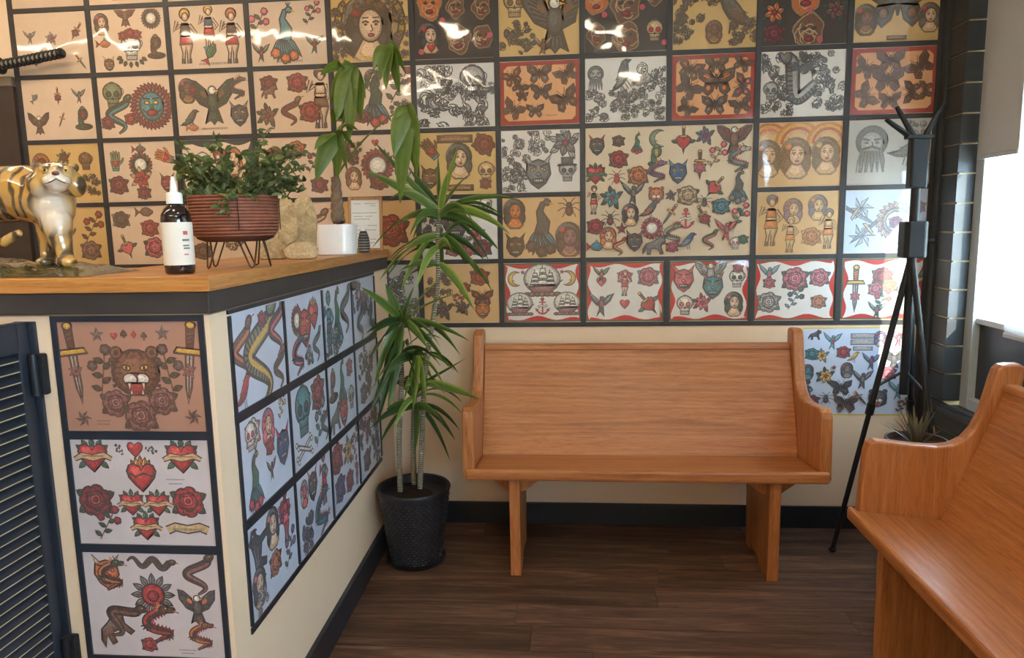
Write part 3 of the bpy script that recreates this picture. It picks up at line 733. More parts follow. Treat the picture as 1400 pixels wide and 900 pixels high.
def m_suit(d, c='r'):
    if c[0] == 'r': m_heart(d, 'r')
    elif c[0] == 'o': d.shape([(0, .9), (.6, 0), (0, -.9), (-.6, 0)], 'r', .06)
    elif c[0] == 'k': d.shape([(x, -y) for x, y in HEART], 'k', .05); d.shape([(-.25, -.95), (.25, -.95), (0, -.3)], 'k', .04)
    else:
        for x, y in ((-.38, -.1), (.38, -.1), (0, .45)): d.ell(x, y, .34, .34, 'G', .05, n=10)
        d.shape([(-.2, -.95), (.2, -.95), (0, -.1)], 'G', .04)
def m_sun(d, c='ro'):
    for k in range(12): a = 30 * k; d.leaf(.4 * math.cos(math.radians(a)), .4 * math.sin(math.radians(a)), a, .58, .14, 'd' if k % 2 else c[1])
    d.ell(0, 0, .5, .5, c[0], .07); d.ell(0, -.05, .25, .25, 'R', .05)
def m_halo(d, c='yk'):
    d.ell(0, 0, .98, .98, c[0], .05, n=32); d.ell(0, 0, .8, .8, 't', .05, n=32)
    for k in range(20): a = 18 * k; d.ell(.89 * math.cos(math.radians(a)), .89 * math.sin(math.radians(a)), .07, .07, c[1], .03, n=8)
def m_arch(d, c='or'):
    for k, cc in enumerate((c[0], 'y', c[1] if len(c) > 1 else 'r', 't')):
        d.line(d.arc(0, -.1, .95 - .13 * k, 0, 180, 16), .13, cc)
def m_ring(d, c='oy'):
    for k in range(22): a = 16.4 * k; d.leaf(.62 * math.cos(math.radians(a)), .62 * math.sin(math.radians(a)), a + 40, .42, .11, c[k % 2], .04)
    d.ell(0, 0, .64, .64, c[1], .06); d.ell(0, 0, .5, .5, 'w', .05)
def m_mane(d, c='Rb'):
    for k in range(34): a = 10.6 * k; d.leaf(.62 * math.cos(math.radians(a)), .62 * math.sin(math.radians(a)), a + 25, .42, .09, c[0], .05, False)
    for k in range(24): a = 15 * k; d.leaf(.45 * math.cos(math.radians(a)), .45 * math.sin(math.radians(a)), a + 15, .35, .09, 'm', .05, False)
    d.ell(0, 0, .55, .62, c[1] if len(c) > 1 else 'b', .06)
    for sg in (1, -1): d.ell(sg * .2, .15, .12, .08, 'y', .05, n=8); d.line([(sg * .06, .3), (sg * .38, .35)], .08); d.line(d.arc(sg * .25, -.1, .15, 180, 350, 5), .05)
    d.ell(0, -.28, .26, .14, 'R', .05, n=10); d.ell(0, -.02, .1, .1, 'g', .04, n=8)
def m_swirl(d, c='dl'):
    r = d.rnd; c = c + 'ww' if 'l' in c else c
    for k in range(16):
        x, y, s0, a = r.uniform(-.8, .8), r.uniform(-.8, .8), r.uniform(.12, .3), r.uniform(0, 360)
        d.ell(x, y, s0, s0 * r.uniform(.5, .9), r.choice(c), .05, a, 10)
        d.line(d.arc(x, y, s0 * .6, a, a + 260, 7), .045); d.line(d.arc(x, y, s0 * 1.3, a + 40, a + 170, 6), .05)
        for q in range(3): d.leaf(x, y, a + 50 * q, s0 * 1.5, s0 * .22, r.choice(c + 'd'), .04, False)
def m_tophat(d, c='D'):
    M, S = d.M, d.S; m_skull(d, 'lk'); d.shape([(-.85, .5), (.85, .5), (.75, .62), (-.75, .62)], c[0], .05); d.shape([(-.48, .62), (.48, .62), (.52, 1.2), (-.52, 1.2)], c[0], .05)
def m_bearded(d, c='Dl'):
    d.ell(0, .3, .6, .6, c[0], .06); d.ell(0, .2, .45, .5, c[1], .06)
    for k in range(16): x = -.5 + .067 * k; d.line([(x * .8, -.05), (x, -.45), (x * 1.1 + .08 * math.sin(k * 2), -.9)], .06, 'D' if k % 2 else 'd')
    for sg in (1, -1): d.line([(sg * .08, .35), (sg * .35, .4)], .09); d.ell(sg * .2, .25, .09, .05, 'k', 0, n=8)
    d.line([(-.35, .0), (0, .1), (.35, .0)], .1); d.line([(0, .3), (.06, .08)], .05)
def m_bone(d, c='w'):
    for a in (40, 140):
        x, y = .9 * math.cos(math.radians(a)), .4 * math.sin(math.radians(a)); d.ribbon([(-x, -y), (x, y)], .07, c[0], .06)
        for s_ in (1, -1):
            for q in (.08, -.08): d.ell(s_ * x + q, s_ * y - q, .1, .1, c[0], .05, n=8)
def m_dot(d, c='p'):
    d.ell(0, 0, 1, 1, c[0], 0, n=16)
def m_face(d, c='tn'):
    pts = [(.8 * math.cos(t) * (1 + .12 * math.sin(5 * t + d.S * 900)), .95 * math.sin(t) * (1 + .1 * math.cos(4 * t + d.S * 700))) for t in [2 * PI * i / 24 for i in range(24)]]
    d.shape(pts, c[0], .04); d.fill([(x * .88, y * .88) for x, y in pts], c[1] if len(c) > 1 else 'n')
    for k in range(5): d.line(d.arc(d.rnd.uniform(-.3, .3), d.rnd.uniform(-.4, .4), d.rnd.uniform(.2, .5), d.rnd.uniform(0, 200), d.rnd.uniform(220, 400), 7), .06, c[0])
    for sg in (1, -1): d.ell(sg * .25, .15, .13, .09, 'k', .04, n=8)
    d.ell(0, -.4, .25, .14, c[2] if len(c) > 2 else 'R', .04, n=10)
def m_bird(d, c='Dl'):
    d.shape([(-.95, -.6), (-.5, -.35), (-.2, .1), (.1, .45), (.35, .7), (.6, .72), (.9, .55), (.62, .45), (.5, .1), (.25, -.3), (-.1, -.5), (-.5, -.6)], c[0], .06)
    for k in range(5): d.line([(-.6 + .12 * k, -.45 + .12 * k), (-.1 + .1 * k, -.35 + .1 * k)], .05, c[1] if len(c) > 1 else 'l')
    d.ell(.5, .6, .05, .05, 'y', .03, n=6); d.line([(0, -.5), (.05, -.9)], .06); d.line([(.15, -.4), (.25, -.88)], .06)
def m_crescent(d, c='r'): m_moon(d, c)

def draw_items(d, items, W, H, grow=1.0):
    for it in items.split(';'):
        t = it.split()
        if not t: continue
        nm, u, v, s = t[0], float(t[1]), float(t[2]), float(t[3])
        rot, c, flip = 0, None, 1
        for q in t[4:]:
            if q == 'f': flip = -1
            elif q.lstrip('-').isdigit(): rot = int(q)
            else: c = q
        d.at((u - .5) * W, (.5 - v) * H, s * W * grow, rot, flip)
        fn = globals()['m_' + nm]
        fn(d, c) if c else fn(d)

PAPERS = {'cream': rgb(228, 199, 170), 'white': rgb(232, 225, 216), 'gold': rgb(218, 178, 112), 'tan': rgb(222, 178, 122), 'dark': rgb(66, 52, 42), 'cool': rgb(208, 218, 236),
          'big': rgb(222, 200, 168), 'mauve': rgb(178, 132, 112), 'lilac': rgb(214, 202, 204), 'orange': rgb(226, 164, 112), 'grey': rgb(190, 182, 172)}
def wavy(W, H, m, seed):
    r = random.Random(seed); pts = []; n = 16
    for side in range(4):
        for i in range(n):
            t = i / n; k = m * (1.0 + .75 * math.sin(t * 2 * PI * 2 + side + seed)) * (.55 + .45 * math.sin(PI * t)) + m * .35
            x, y = {0: (-W / 2 + t * W, H / 2 - k), 1: (W / 2 - k, H / 2 - t * H), 2: (W / 2 - t * W, -H / 2 + k), 3: (-W / 2 + k, -H / 2 + t * H)}[side]
            pts.append((max(-W / 2 + m * .6, min(W / 2 - m * .6, x)), max(-H / 2 + m * .6, min(H / 2 - m * .6, y))))
    return pts
SEED = [0]
def coloured(name, verts, faces, cols, mat, parent=None):
    o = mesh(name, verts, faces, mat, parent); me = o.data
    ca = me.color_attributes.new('Col', 'FLOAT_COLOR', 'CORNER')
    arr = np.empty((len(me.loops), 4), dtype=np.float32); arr[:, 3] = 1
    k = 0
    for f, c in zip(faces, cols): arr[k:k + len(f), :3] = c; k += len(f)
    ca.data.foreach_set('color', arr.ravel())
    return o
def sheet(center, rz, W, H, paper, border, items, label, tilt=0.0, cat='flash sheet', group=None, name='flash_sheet', grow=1.16, fade=.14):
    """one laminated sheet: paper board, with its print as a part lying on it"""
    SEED[0] += 1; rnd = random.Random(SEED[0])
    pc = PAPERS[paper]; k = rnd.uniform(.96, 1.03); pc = tuple(min(1, c * k) for c in pc)
    mp_, mi_ = (M_paper_matt, M_ink_matt) if cat == 'poster' else (M_paper, M_ink)
    b = MB().box(-W / 2, W / 2, -.0006, .0, -H / 2, H / 2)
    root = coloured(name, b.v, b.f, [pc] * len(b.f), mp_)
    root.location = center; root.rotation_euler = (0, tilt, rz)
    d = Draw(rnd); d.at(0, 0, 1)
    if border:
        kind = border[0]; c1 = border[1:] or 'r'
        rect = lambda a: [(-W / 2 + a, -H / 2 + a), (W / 2 - a, -H / 2 + a), (W / 2 - a, H / 2 - a), (-W / 2 + a, H / 2 - a)]
        if kind == 'w':       # wavy inner field on red, green rim
            d.fill(rect(.0), 'g'); d.fill(rect(.005), (PAL['r'][0] * 1.15, PAL['r'][1] * 1.7, PAL['r'][2] * 1.6)); d.fill(wavy(W, H, .014, SEED[0]), PAPERS['white'])
            base = 6
        elif kind == 'c':     # red frame with cut corners
            d.fill(rect(0), rgb(168, 62, 46)); a, q = .018, .035
            d.fill([(-W / 2 + a, -H / 2 + q), (-W / 2 + q, -H / 2 + a), (W / 2 - q, -H / 2 + a), (W / 2 - a, -H / 2 + q), (W / 2 - a, H / 2 - q), (W / 2 - q, H / 2 - a), (-W / 2 + q, H / 2 - a), (-W / 2 + a, H / 2 - q)], pc)
        elif kind == 'y':
            d.fill(rect(0), rgb(226, 196, 92)); d.fill(rect(.007), pc)
        elif kind == 'k':
            d.fill(rect(0), 'D'); d.fill(wavy(W, H, .016, SEED[0]), pc)
    if d.f:
        coloured('border', d.v, d.f, d.c, mp_, root); d.v, d.f, d.c = [], [], []
    v0 = 0
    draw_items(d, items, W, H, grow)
    hw, hh = W / 2 - .002, H / 2 - .002     # the print never leaves the paper
    d.v = [(max(-hw, min(hw, x)), y, max(-hh, min(hh, z))) if i >= v0 else (x, y, z) for i, (x, y, z) in enumerate(d.v)]
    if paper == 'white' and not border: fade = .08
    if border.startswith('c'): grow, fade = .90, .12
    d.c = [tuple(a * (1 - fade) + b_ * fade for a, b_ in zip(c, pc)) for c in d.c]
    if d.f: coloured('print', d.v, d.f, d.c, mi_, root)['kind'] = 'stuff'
    return tag(root, label, cat, group)

ORD = ['first', 'second', 'third', 'fourth', 'fifth', 'sixth', 'seventh', 'eighth', 'ninth', 'tenth', 'last']
# (row, column): paper, border, items, what it shows
BACK = {
 (0, 0): ('cream', '', 'rose .3 .6 .1;swallow .7 .5 .1', 'cream flash sheet cut off by the top edge, leftmost'),
 (0, 1): ('cream', '', 'text .5 .93 .2;cat .45 .75 .12;rose .2 .7 .09;skull .8 .75 .08', 'cream flash sheet cut off by the top edge, above the crowned skull sheet'),
 (0, 2): ('cream', '', 'text .5 .94 .2;figure .3 .6 .18;figure .7 .6 .18', 'cream flash sheet cut off by the top edge, above the three pin-up figures'),
 (0, 3): ('cream', '', 'text .5 .94 .2;eagle .5 .6 .2', 'cream flash sheet cut off by the top edge, above the green peacock sheet'),
 (1, 0): ('cream', '', 'rdagger .85 .32 .11 -35 dR;swallow .2 .38 .08 dm;flower .5 .42 .08 ml;dagger .88 .82 .1 35;sprig .3 .75 .09 dd', 'cream flash sheet half hidden behind the black sword hilt'),
 (1, 1): ('cream', '', 'eagle .47 .09 .13 nR;lady .14 .22 .12 Ns;ring .82 .16 .12 Dn;skullrose .52 .62 .17 r;cobra .86 .62 .14 Nn;fish .15 .55 .1 oR;mask .2 .88 .09 nt;petal .5 .5 .01' .replace(';petal .5 .5 .01', ''), 'cream flash sheet with a red-crowned skull between heads and a coiled snake'),
 (1, 2): ('cream', '', 'figure .2 .47 .3 srNy;figure .52 .36 .25 srBy;fish .52 .75 .14 60 gr;figure .82 .5 .3 srNo;text .55 .93 .22', 'cream flash sheet with three blonde pin-up figures'),
 (1, 3): ('cream', '', 'peacock .45 .5 .31 bo;sprig .1 .35 .17 Dp;sprig .82 .2 .13 Dp;swallow .13 .78 .11 Gr;swallow .84 .68 .11 Gr;text .5 .94 .2', 'cream flash sheet with a tall green peacock among small birds'),
 (1, 4): ('gold', '', 'halo .5 .4 .4 yn;swirl .14 .3 .14 nD;swirl .14 .78 .14 Dv;swirl .86 .75 .14 nv;swirl .86 .25 .14 ny;lady .5 .5 .36 ksR;rose .35 .14 .07 nn;rose .5 .08 .08 nn;rose .65 .14 .07 nn', 'gold sheet with one large dark-haired woman in a round halo'),
 (1, 5): ('dark', '', 'face .2 .16 .17 to;lady .2 .66 .17 ksr;face .53 .2 .13 tn;face .56 .7 .17 tn;face .85 .22 .13 tn;face .87 .68 .14 tn;heart .21 .82 .06 r;dot .36 .4 .03 p;dot .08 .88 .03 p;dot .95 .66 .03 p;dot .6 .06 .03 p', 'dark sheet with pale-edged heads and a red heart, four pink dots'),
 (1, 6): ('gold', '', 'skull .2 .2 .17 tn;eagle .7 .45 .36 Dn;swirl .2 .66 .17 nD;sprig .35 .85 .12 DG;swallow .55 .85 .12 nn', 'gold sheet with a large dark eagle diving beside a skull'),
 (1, 7): ('dark', '', 'face .14 .2 .16 to;face .14 .72 .13 tn;face .5 .3 .2 tn;face .5 .78 .18 tn;face .85 .14 .13 tnr;skull .85 .7 .13 tr;heart .27 .15 .04 o;dot .24 .42 .03 p;dot .7 .33 .03 p;dot .29 .9 .03 p;dot .97 .88 .03 p', 'dark sheet with a pale-edged standing figure between skulls, pink dots'),
 (1, 8): ('gold', '', 'swirl .2 .3 .22 nD;swirl .12 .75 .14 Dk;bird .75 .45 .26 Dn f;swirl .85 .75 .16 Dn;lady .5 .75 .12 nn;swirl .45 .2 .12 nt', 'gold sheet with a dark bird head among dense scrolls'),
 (1, 9): ('dark', '', 'face .5 .25 .22 toR;flower .14 .5 .16 oG;flower .85 .5 .16 nG;face .55 .8 .2 tn;rose .14 .82 .13 Rn;dot .55 .48 .03 p;dot .68 .92 .03 p;dot .1 .08 .03 p', 'dark sheet with red-brown flowers around a winged head, pink dots'),
 (1, 10): ('gold', '', 'bfly .5 .42 .34 Dn;lady .14 .66 .16 kn;lady .88 .66 .15 Ds;swirl .1 .2 .1 Dn;swirl .92 .2 .1 Dn;plate .5 .95 .1 n', 'gold sheet with one huge dark moth between two heads'),
 (2, 0): ('cream', '', 'fish .17 .3 .07 50 dg;rdagger .5 .28 .1 dR;swallow .8 .28 .09 Dd;eagle .2 .72 .13 Nn;dagger .52 .68 .09 -25;cobra .83 .66 .14 GR', 'cream flash sheet with six small designs, eagle lower left, cobra lower right'),
 (2, 1): ('cream', '', 'skull .2 .3 .17 eG;snake .24 .62 .22 Gb;rose .1 .75 .1 Rg;rose .42 .7 .09 rg;mane .73 .5 .26 Rb', 'cream flash sheet with a teal face in a spiky red mane'),
 (2, 2): ('cream', '', 'eagle .5 .45 .26 Gn;lady .17 .26 .14 kn;rose .24 .26 .07 Rg;dragon .84 .25 .13 DG;bird .17 .72 .13 Dg;fish .2 .88 .09 oo;mask .85 .68 .15 Dd;text .5 .9 .2', 'cream flash sheet with long upright green wings in the middle'),
 (2, 3): ('cream', '', 'rose .2 .2 .12 RG;rose .58 .2 .14 rG;cat .2 .32 .1 n;figure .88 .45 .34 snsN;flower .16 .72 .15 nG;snake .46 .66 .16 nR;rose .73 .68 .15 rG', 'cream flash sheet with three red roses and a standing figure at its right edge'),
 (2, 4): ('cream', '', 'lady .5 .2 .12 Gs;peacock .52 .5 .3 Gr;rose .14 .75 .12 rG;sprig .85 .3 .2 GR;rose .35 .78 .1 RG;swirl .85 .7 .12 Dm;rose .2 .3 .1 oG', 'cream flash sheet with a parrot and roses behind hanging green leaves'),
 (2, 5): ('white', '', 'swirl .2 .2 .2 ld;skull .72 .28 .2 ld;swirl .28 .68 .26 ld;swirl .78 .72 .22 ld;swirl .5 .45 .14 lD;swirl .9 .4 .12 Dd', 'white sheet crowded with grey line drawings, right of the hanging leaves'),
 (2, 6): ('orange', 'c', 'bfly .16 .24 .12 20 no;bfly .5 .2 .14 nd;bfly .84 .22 .13 30 nN;bfly .25 .4 .1 -30 Nn;bfly .52 .48 .12 ND;bfly .82 .62 .16 25 Nn;bfly .16 .75 .13 -30 nD;bfly .44 .78 .1 Nd;bfly .28 .55 .07 Nn;text .65 .86 .08', 'red-framed butterfly sheet nearest the hanging leaves'),
 (2, 7): ('white', '', 'bearded .13 .3 .14 dl;bird .45 .27 .18 25 Dl;swirl .82 .35 .18 lD;swirl .2 .75 .18 dl;flower .48 .62 .13 dl;swirl .55 .82 .13 ld;swirl .85 .78 .14 dl;swirl .68 .5 .1 lD', 'white sheet with a grey bird and bearded head between two butterfly sheets'),
 (2, 8): ('orange', 'c', 'bfly .22 .22 .14 -20 Do;bfly .54 .16 .13 Dn;bfly .85 .16 .11 -25 Dn;bfly .54 .42 .2 Do;bfly .2 .5 .15 -40 DN;bfly .86 .5 .13 80 Dp;bfly .18 .82 .11 -40 DN;bfly .52 .78 .14 Dd;bfly .84 .8 .12 15 Dn', 'red-framed butterfly sheet above the large poster'),
 (2, 9): ('white', '', 'swirl .18 .25 .17 lD;snake .5 .5 .34 70 dl;swirl .75 .22 .17 ld;swirl .2 .75 .17 Dl;skull .12 .6 .11 lD;swirl .8 .68 .18 ld;swirl .5 .2 .14 Dk', 'white sheet with a grey coiled serpent, right of a butterfly sheet'),
 (2, 10): ('orange', 'c', 'bfly .16 .3 .13 -30 nD;bfly .45 .2 .15 nn;bfly .8 .3 .15 40 nN;bfly .43 .48 .17 nN;bfly .17 .72 .14 -60 nn;bfly .46 .8 .12 nN;bfly .72 .68 .12 90 Nn;bfly .88 .66 .1 90 nn', 'red-framed butterfly sheet beside the dark boarded corner'),
 (3, 0): ('gold', '', 'lady .17 .35 .15 oN;flower .5 .22 .1 Ne;skull .8 .3 .12 nn;swirl .85 .7 .13 Nn;mask .3 .8 .12 nN', 'yellowed flash sheet behind the tiger figurine head'),
 (3, 1): ('cream', '', 'hand .15 .3 .13 e;fish .5 .12 .1 nR;hand .83 .25 .13 70 o;ring .5 .38 .15 rG;rose .17 .72 .14 RG;mask .86 .7 .12 Rn;flower .5 .62 .15 rt;rose .52 .86 .1 RG', 'cream flash sheet with a red flaming bloom, behind the tall bottle cap'),
 (3, 2): ('cream', 'kD', 'skull .3 .35 .12 wR;lady .72 .35 .16 os;skull .55 .3 .12 rw;rose .3 .65 .1 rG;rose .7 .7 .1 RG', 'dark-edged flash sheet behind the bushy plant'),
 (3, 3): ('cream', '', 'rose .22 .3 .14 rG;rose .52 .2 .13 oG;sprig .75 .4 .14 GR;swallow .3 .8 .1 rg;rose .8 .8 .12 RG', 'cream flash sheet with orange flowers between bushy plant and money tree'),
 (3, 4): ('cream', '', 'ring .52 .5 .2 rR;rose .53 .76 .13 RG;lady .2 .7 .13 ns;swirl .22 .3 .13 NR;skull .85 .65 .13 wR;sprig .85 .25 .14 GR;heart .5 .12 .05 r', 'cream flash sheet with a red wreath above the framed certificate'),
 (3, 5): ('gold', '', 'plate .47 .1 .2 n;hand .14 .25 .14 40 n;lady .53 .45 .2 DsG;rose .85 .2 .15 -30 RD;skull .87 .65 .13 tN;rose .86 .84 .08 RN;mask .14 .72 .14 nD;plate .52 .9 .16 n', 'gold sheet with a reclining woman under a lettered bar, behind the tall plant'),
 (3, 6): ('white', '', 'swirl .14 .2 .14 ld;swirl .5 .18 .15 ld;flower .82 .22 .2 dl;swirl .17 .6 .18 ld;mask .47 .68 .2 dl;tophat .84 .68 .13 D;swirl .16 .85 .14 ld;leaf0 .3 .3 .1'.replace(';leaf0 .3 .3 .1', ''), 'white sheet with a grey horned mask and a skull in a top hat'),
 (3, 9): ('tan', '', 'arch .12 .3 .22 rp;arch .47 .3 .24 or;arch .83 .3 .22 or;lady .12 .55 .2 kso;lady .46 .55 .22 Nso;lady .82 .52 .2 kst', 'tan sheet with three women under rainbow arches'),
 (3, 10): ('grey', '', 'bearded .28 .45 .27 Dl;bird .72 .45 .2 -20 Dd;swirl .85 .75 .14 ld;swirl .8 .15 .12 ld', 'grey sheet with a long-bearded man, behind the tripod head'),
 (4, 0): ('gold', '', 'lady .25 .4 .12 Nn;sprig .8 .35 .18 NR;rose .75 .75 .15 mN;hand .45 .4 .12 n', 'yellowed flash sheet behind the tiger figurine legs'),
 (4, 1): ('cream', '', 'rose .15 .22 .13 Ne;fish .5 .1 .13 nn;rose .55 .38 .13 rR;rose .6 .72 .16 pG;hdagger .2 .7 .15 20 p;sprig .9 .4 .1 Gr', 'cream flash sheet with a pink heart and blooms, left of the bottle'),
 (4, 2): ('cream', '', 'rose .15 .4 .13 rR;rose .2 .8 .13 nR;swirl .7 .5 .2 tt;skull .5 .2 .1', 'cream flash sheet between the bottle and the round planter'),
 (4, 3): ('cream', '', 'rose .3 .3 .15 rG;snake .7 .4 .2 nt', 'cream flash sheet mostly hidden behind the beige stone slab'),
 (4, 4): ('tan', '', 'rose .66 .5 .24 rG;sprig .3 .3 .14 Gr;rose .2 .75 .12 RG;leafy .1 .1 .1'.replace(';leafy .1 .1 .1', ''), 'tan flash sheet with one big red rose, right of the certificate'),
 (4, 5): ('white', '', 'plate .5 .06 .1 d;mask .45 .42 .2 Dd;swirl .48 .72 .14 dm;rose .42 .82 .12 pR;rose .8 .82 .13 RG;skull .86 .12 .11 30 wG;swirl .17 .45 .15 Dm;flower .72 .6 .12 pD;rose .62 .85 .09 pR', 'white sheet with a dark gate over pink roses, behind the tall plant'),
 (4, 6): ('tan', '', 'lady .16 .25 .17 koD;peacock .5 .48 .33 DN;spider .86 .18 .14 N;mask .16 .8 .15 NN;lady .86 .7 .2 Nm', 'tan sheet with a dark peacock between two women heads'),
 (4, 9): ('tan', '', 'figure .18 .45 .28 tooB;lady .45 .3 .14 vt;lady .75 .25 .14 Bto;figure .42 .68 .2 tott;rose .68 .72 .13 oy;figure .88 .6 .22 totB', 'tan sheet with pale blue-haired figures, right of the large poster'),
 (4, 10): ('cool', '', 'pin .2 .28 .14 l;dagger .18 .4 .2 60 l;pin .22 .72 .15 l;dagger .24 .66 .2 -50 l;ring .62 .5 .22 oy;rose .62 .52 .09 rp;sprig .7 .85 .1 gg;rose .88 .28 .09 rp', 'pale sheet with an orange ring of flames, half in sunlight behind the tripod'),
 (5, 1): ('cream', '', 'text .3 .05 .1;rose .5 .3 .15', 'cream flash sheet showing only its top strip above the counter, near the bottle'),
 (5, 2): ('cream', '', 'rose .4 .2 .12 pR', 'cream flash sheet showing only its top strip under the round planter'),
 (5, 4): ('grey', '', 'swirl .7 .3 .2 ld;swirl .8 .7 .18 dl;skull .55 .7 .13 ld', 'grey patterned sheet beside the counter end, behind the tall plant'),
 (5, 5): ('tan', '', 'swirl .2 .35 .16 nN;rose .75 .22 .13 rG;bfly .78 .58 .13 Nr;mask .78 .78 .12 oD;flower .25 .78 .14 DN;flower .52 .75 .1 DD;rose .55 .4 .08 rG;sprig .45 .6 .1 nr', 'tan sheet with red roses and a moth, behind the tall plant'),
 (5, 6): ('white', 'wr', 'ship .5 .3 .21 m;moon .15 .26 .1 y;moon .84 .26 .1 y f;star .25 .15 .03;star .76 .15 .03;ship .2 .7 .15 m;ship .82 .7 .15 m;anchor .5 .73 .11 r;star .3 .35 .02', 'red wavy-bordered sheet with three sailing ships and two moons'),
 (5, 7): ('white', 'wr', 'heart .2 .32 .07 p;swallow .2 .2 .1 Gp;rose .5 .25 .1 pp;figure .5 .35 .15 srpp;rose .8 .25 .14 pb;swallow .2 .7 .15 Dr;heart .5 .7 .07 r;hdagger .8 .7 .16 40 r', 'red wavy-bordered sheet with a swallow, roses and a pierced heart'),
 (5, 8): ('white', 'wr', 'mask .18 .3 .16 po;eagle .52 .2 .17 ll;mask .55 .42 .16 bm;skull .2 .74 .13 wp;flower .42 .7 .12 pR;skull .85 .3 .12 wG;rose .86 .13 .07 pG;lady .82 .72 .14 Gsp', 'red wavy-bordered sheet with a skull and a grey-blue lotus'),
 (5, 9): ('white', 'wr', 'swallow .18 .22 .12 bp;rose .5 .32 .17 pG;sprig .5 .65 .13 bG;rose .8 .3 .13 pG;rose .18 .7 .15 lb;rose .8 .7 .1 og;rose .18 .38 .08 pG', 'red wavy-bordered sheet with pink and pale blue roses'),
 (5, 10): ('white', 'wr', 'dagger .17 .5 .26 lo;rose .17 .62 .06 p;rose .5 .3 .14 rg;rose .42 .5 .1 pg;rose .58 .45 .1 og;sprig .5 .7 .13 gr;snake .84 .5 .22 gy;swallow .45 .84 .1 Gr', 'red wavy-bordered sheet with a dagger and a bouquet, behind the tripod pole'),
}
SW, SH = .356, .2745
rt = random.Random(5)
for (j, k), (pp, bd_, it, lab) in BACK.items():
    c = Vector(((gx(k) + gx(k + 1)) / 2, 0, (gz(j) + gz(j + 1)) / 2))
    wd = SW if k < 10 else .352
    sheet(c, 0, wd, SH, pp, bd_, it, lab, tilt=rt.uniform(-.006, .006), group='flash sheets on the back wall', fade=.34 if (k >= 9 and j in (3, 4)) else .14)  # glare on the right-hand sheets is mixed into their paler ink
# the large poster over four fields
big = ('mask .07 .13 .052 Dr;rose .2 .1 .036 nG;peacock .31 .12 .05 gr;moon .44 .09 .05 e;hdagger .59 .11 .065 r;flower .72 .08 .05 vg;eagle .89 .1 .08 nR;rose .2 .24 .055 rg;hband .06 .35 .055 rg;'
       'cobra .43 .22 .055 gy;spider .19 .38 .045 r;rose .32 .37 .06 og;dragon .435 .34 .055 vn;mask .56 .35 .06 Bb;rdagger .69 .3 .07 dp;sprig .79 .23 .06 tp;dragon .92 .26 .065 lG;'
       'figure .05 .55 .07 srGn;flower .16 .54 .062 bG;swallow .29 .5 .06 Dd;tiger .43 .52 .045 oG;flower .52 .53 .03 DD;rose .62 .53 .06 tn;hdagger .78 .47 .06 -40 r;peacock .92 .47 .08 Dd;'
       'rose .06 .76 .05 rG;spider .15 .7 .05 N;lady .275 .67 .055 ksp;bird .39 .63 .055 Do;dagger .51 .68 .06 -35;anchor .61 .71 .055 r;spider .72 .58 .04 D;rose .82 .62 .05 bG;sprig .93 .7 .06 gp;'
       'fish .06 .92 .05 br;lady .14 .85 .055 os;star .22 .78 .03 R;snake .2 .92 .045 rt;mask .3 .88 .055 Dd;ring .405 .78 .055 Rp;cat .42 .91 .06 d;dragon .53 .83 .055 el;rose .53 .93 .035 pG;'
       'bird .62 .88 .05 Bl;rdagger .72 .7 .06 30 br;snake .75 .88 .05 gp;swallow .855 .8 .055 rd;skull .91 .91 .035 wp;rose .955 .88 .03 gb')
sheet(Vector(((gx(7) + gx(9)) / 2, 0, (gz(3) + gz(5)) / 2)), 0, PX * 2 - .026, PZ * 2 - .026, 'big', '', big, 'large cream poster of many small coloured tattoo designs, four fields wide', cat='poster', name='flash_poster', grow=1.28, fade=.06)
# low poster behind the pew end
low = ('cat .12 .08 .05 k;swallow .28 .15 .07 b;plate .55 .1 .09 l;plate .55 .17 .09 l;plate .55 .24 .07 l;lady .7 .13 .06 vl;swallow .86 .12 .07 pb;rose .1 .3 .06 bg;flower .19 .32 .06 yb;rose .38 .28 .06 rg;bird .47 .33 .05 yv;'
       'swallow .63 .38 .07 Br;eagle .83 .35 .08 DG;lady .07 .5 .06 Db;flower .23 .55 .075 yG;lady .42 .48 .06 Dd;swallow .56 .58 .08 Dd;rose .78 .52 .07 pG;mask .95 .5 .05 Dd;figure .07 .72 .09 DDDD;bfly .37 .68 .08 ND;'
       'rose .12 .83 .06 RG;spider .24 .8 .06 D;bfly .42 .86 .09 nN;swallow .88 .7 .08 bD;tiger .7 .8 .08 Dn;sprig .92 .88 .06 nn;dagger .55 .8 .07 40;star .3 .45 .02;rose .93 .28 .04 DD')
sheet(Vector((3.906, 0, .7525)), 0, .497, .412, 'cool', 'y', low, 'white poster of coloured tattoo designs with yellow rim, hung low behind the pew end', cat='poster', name='flash_poster', grow=1.25, fade=.08)
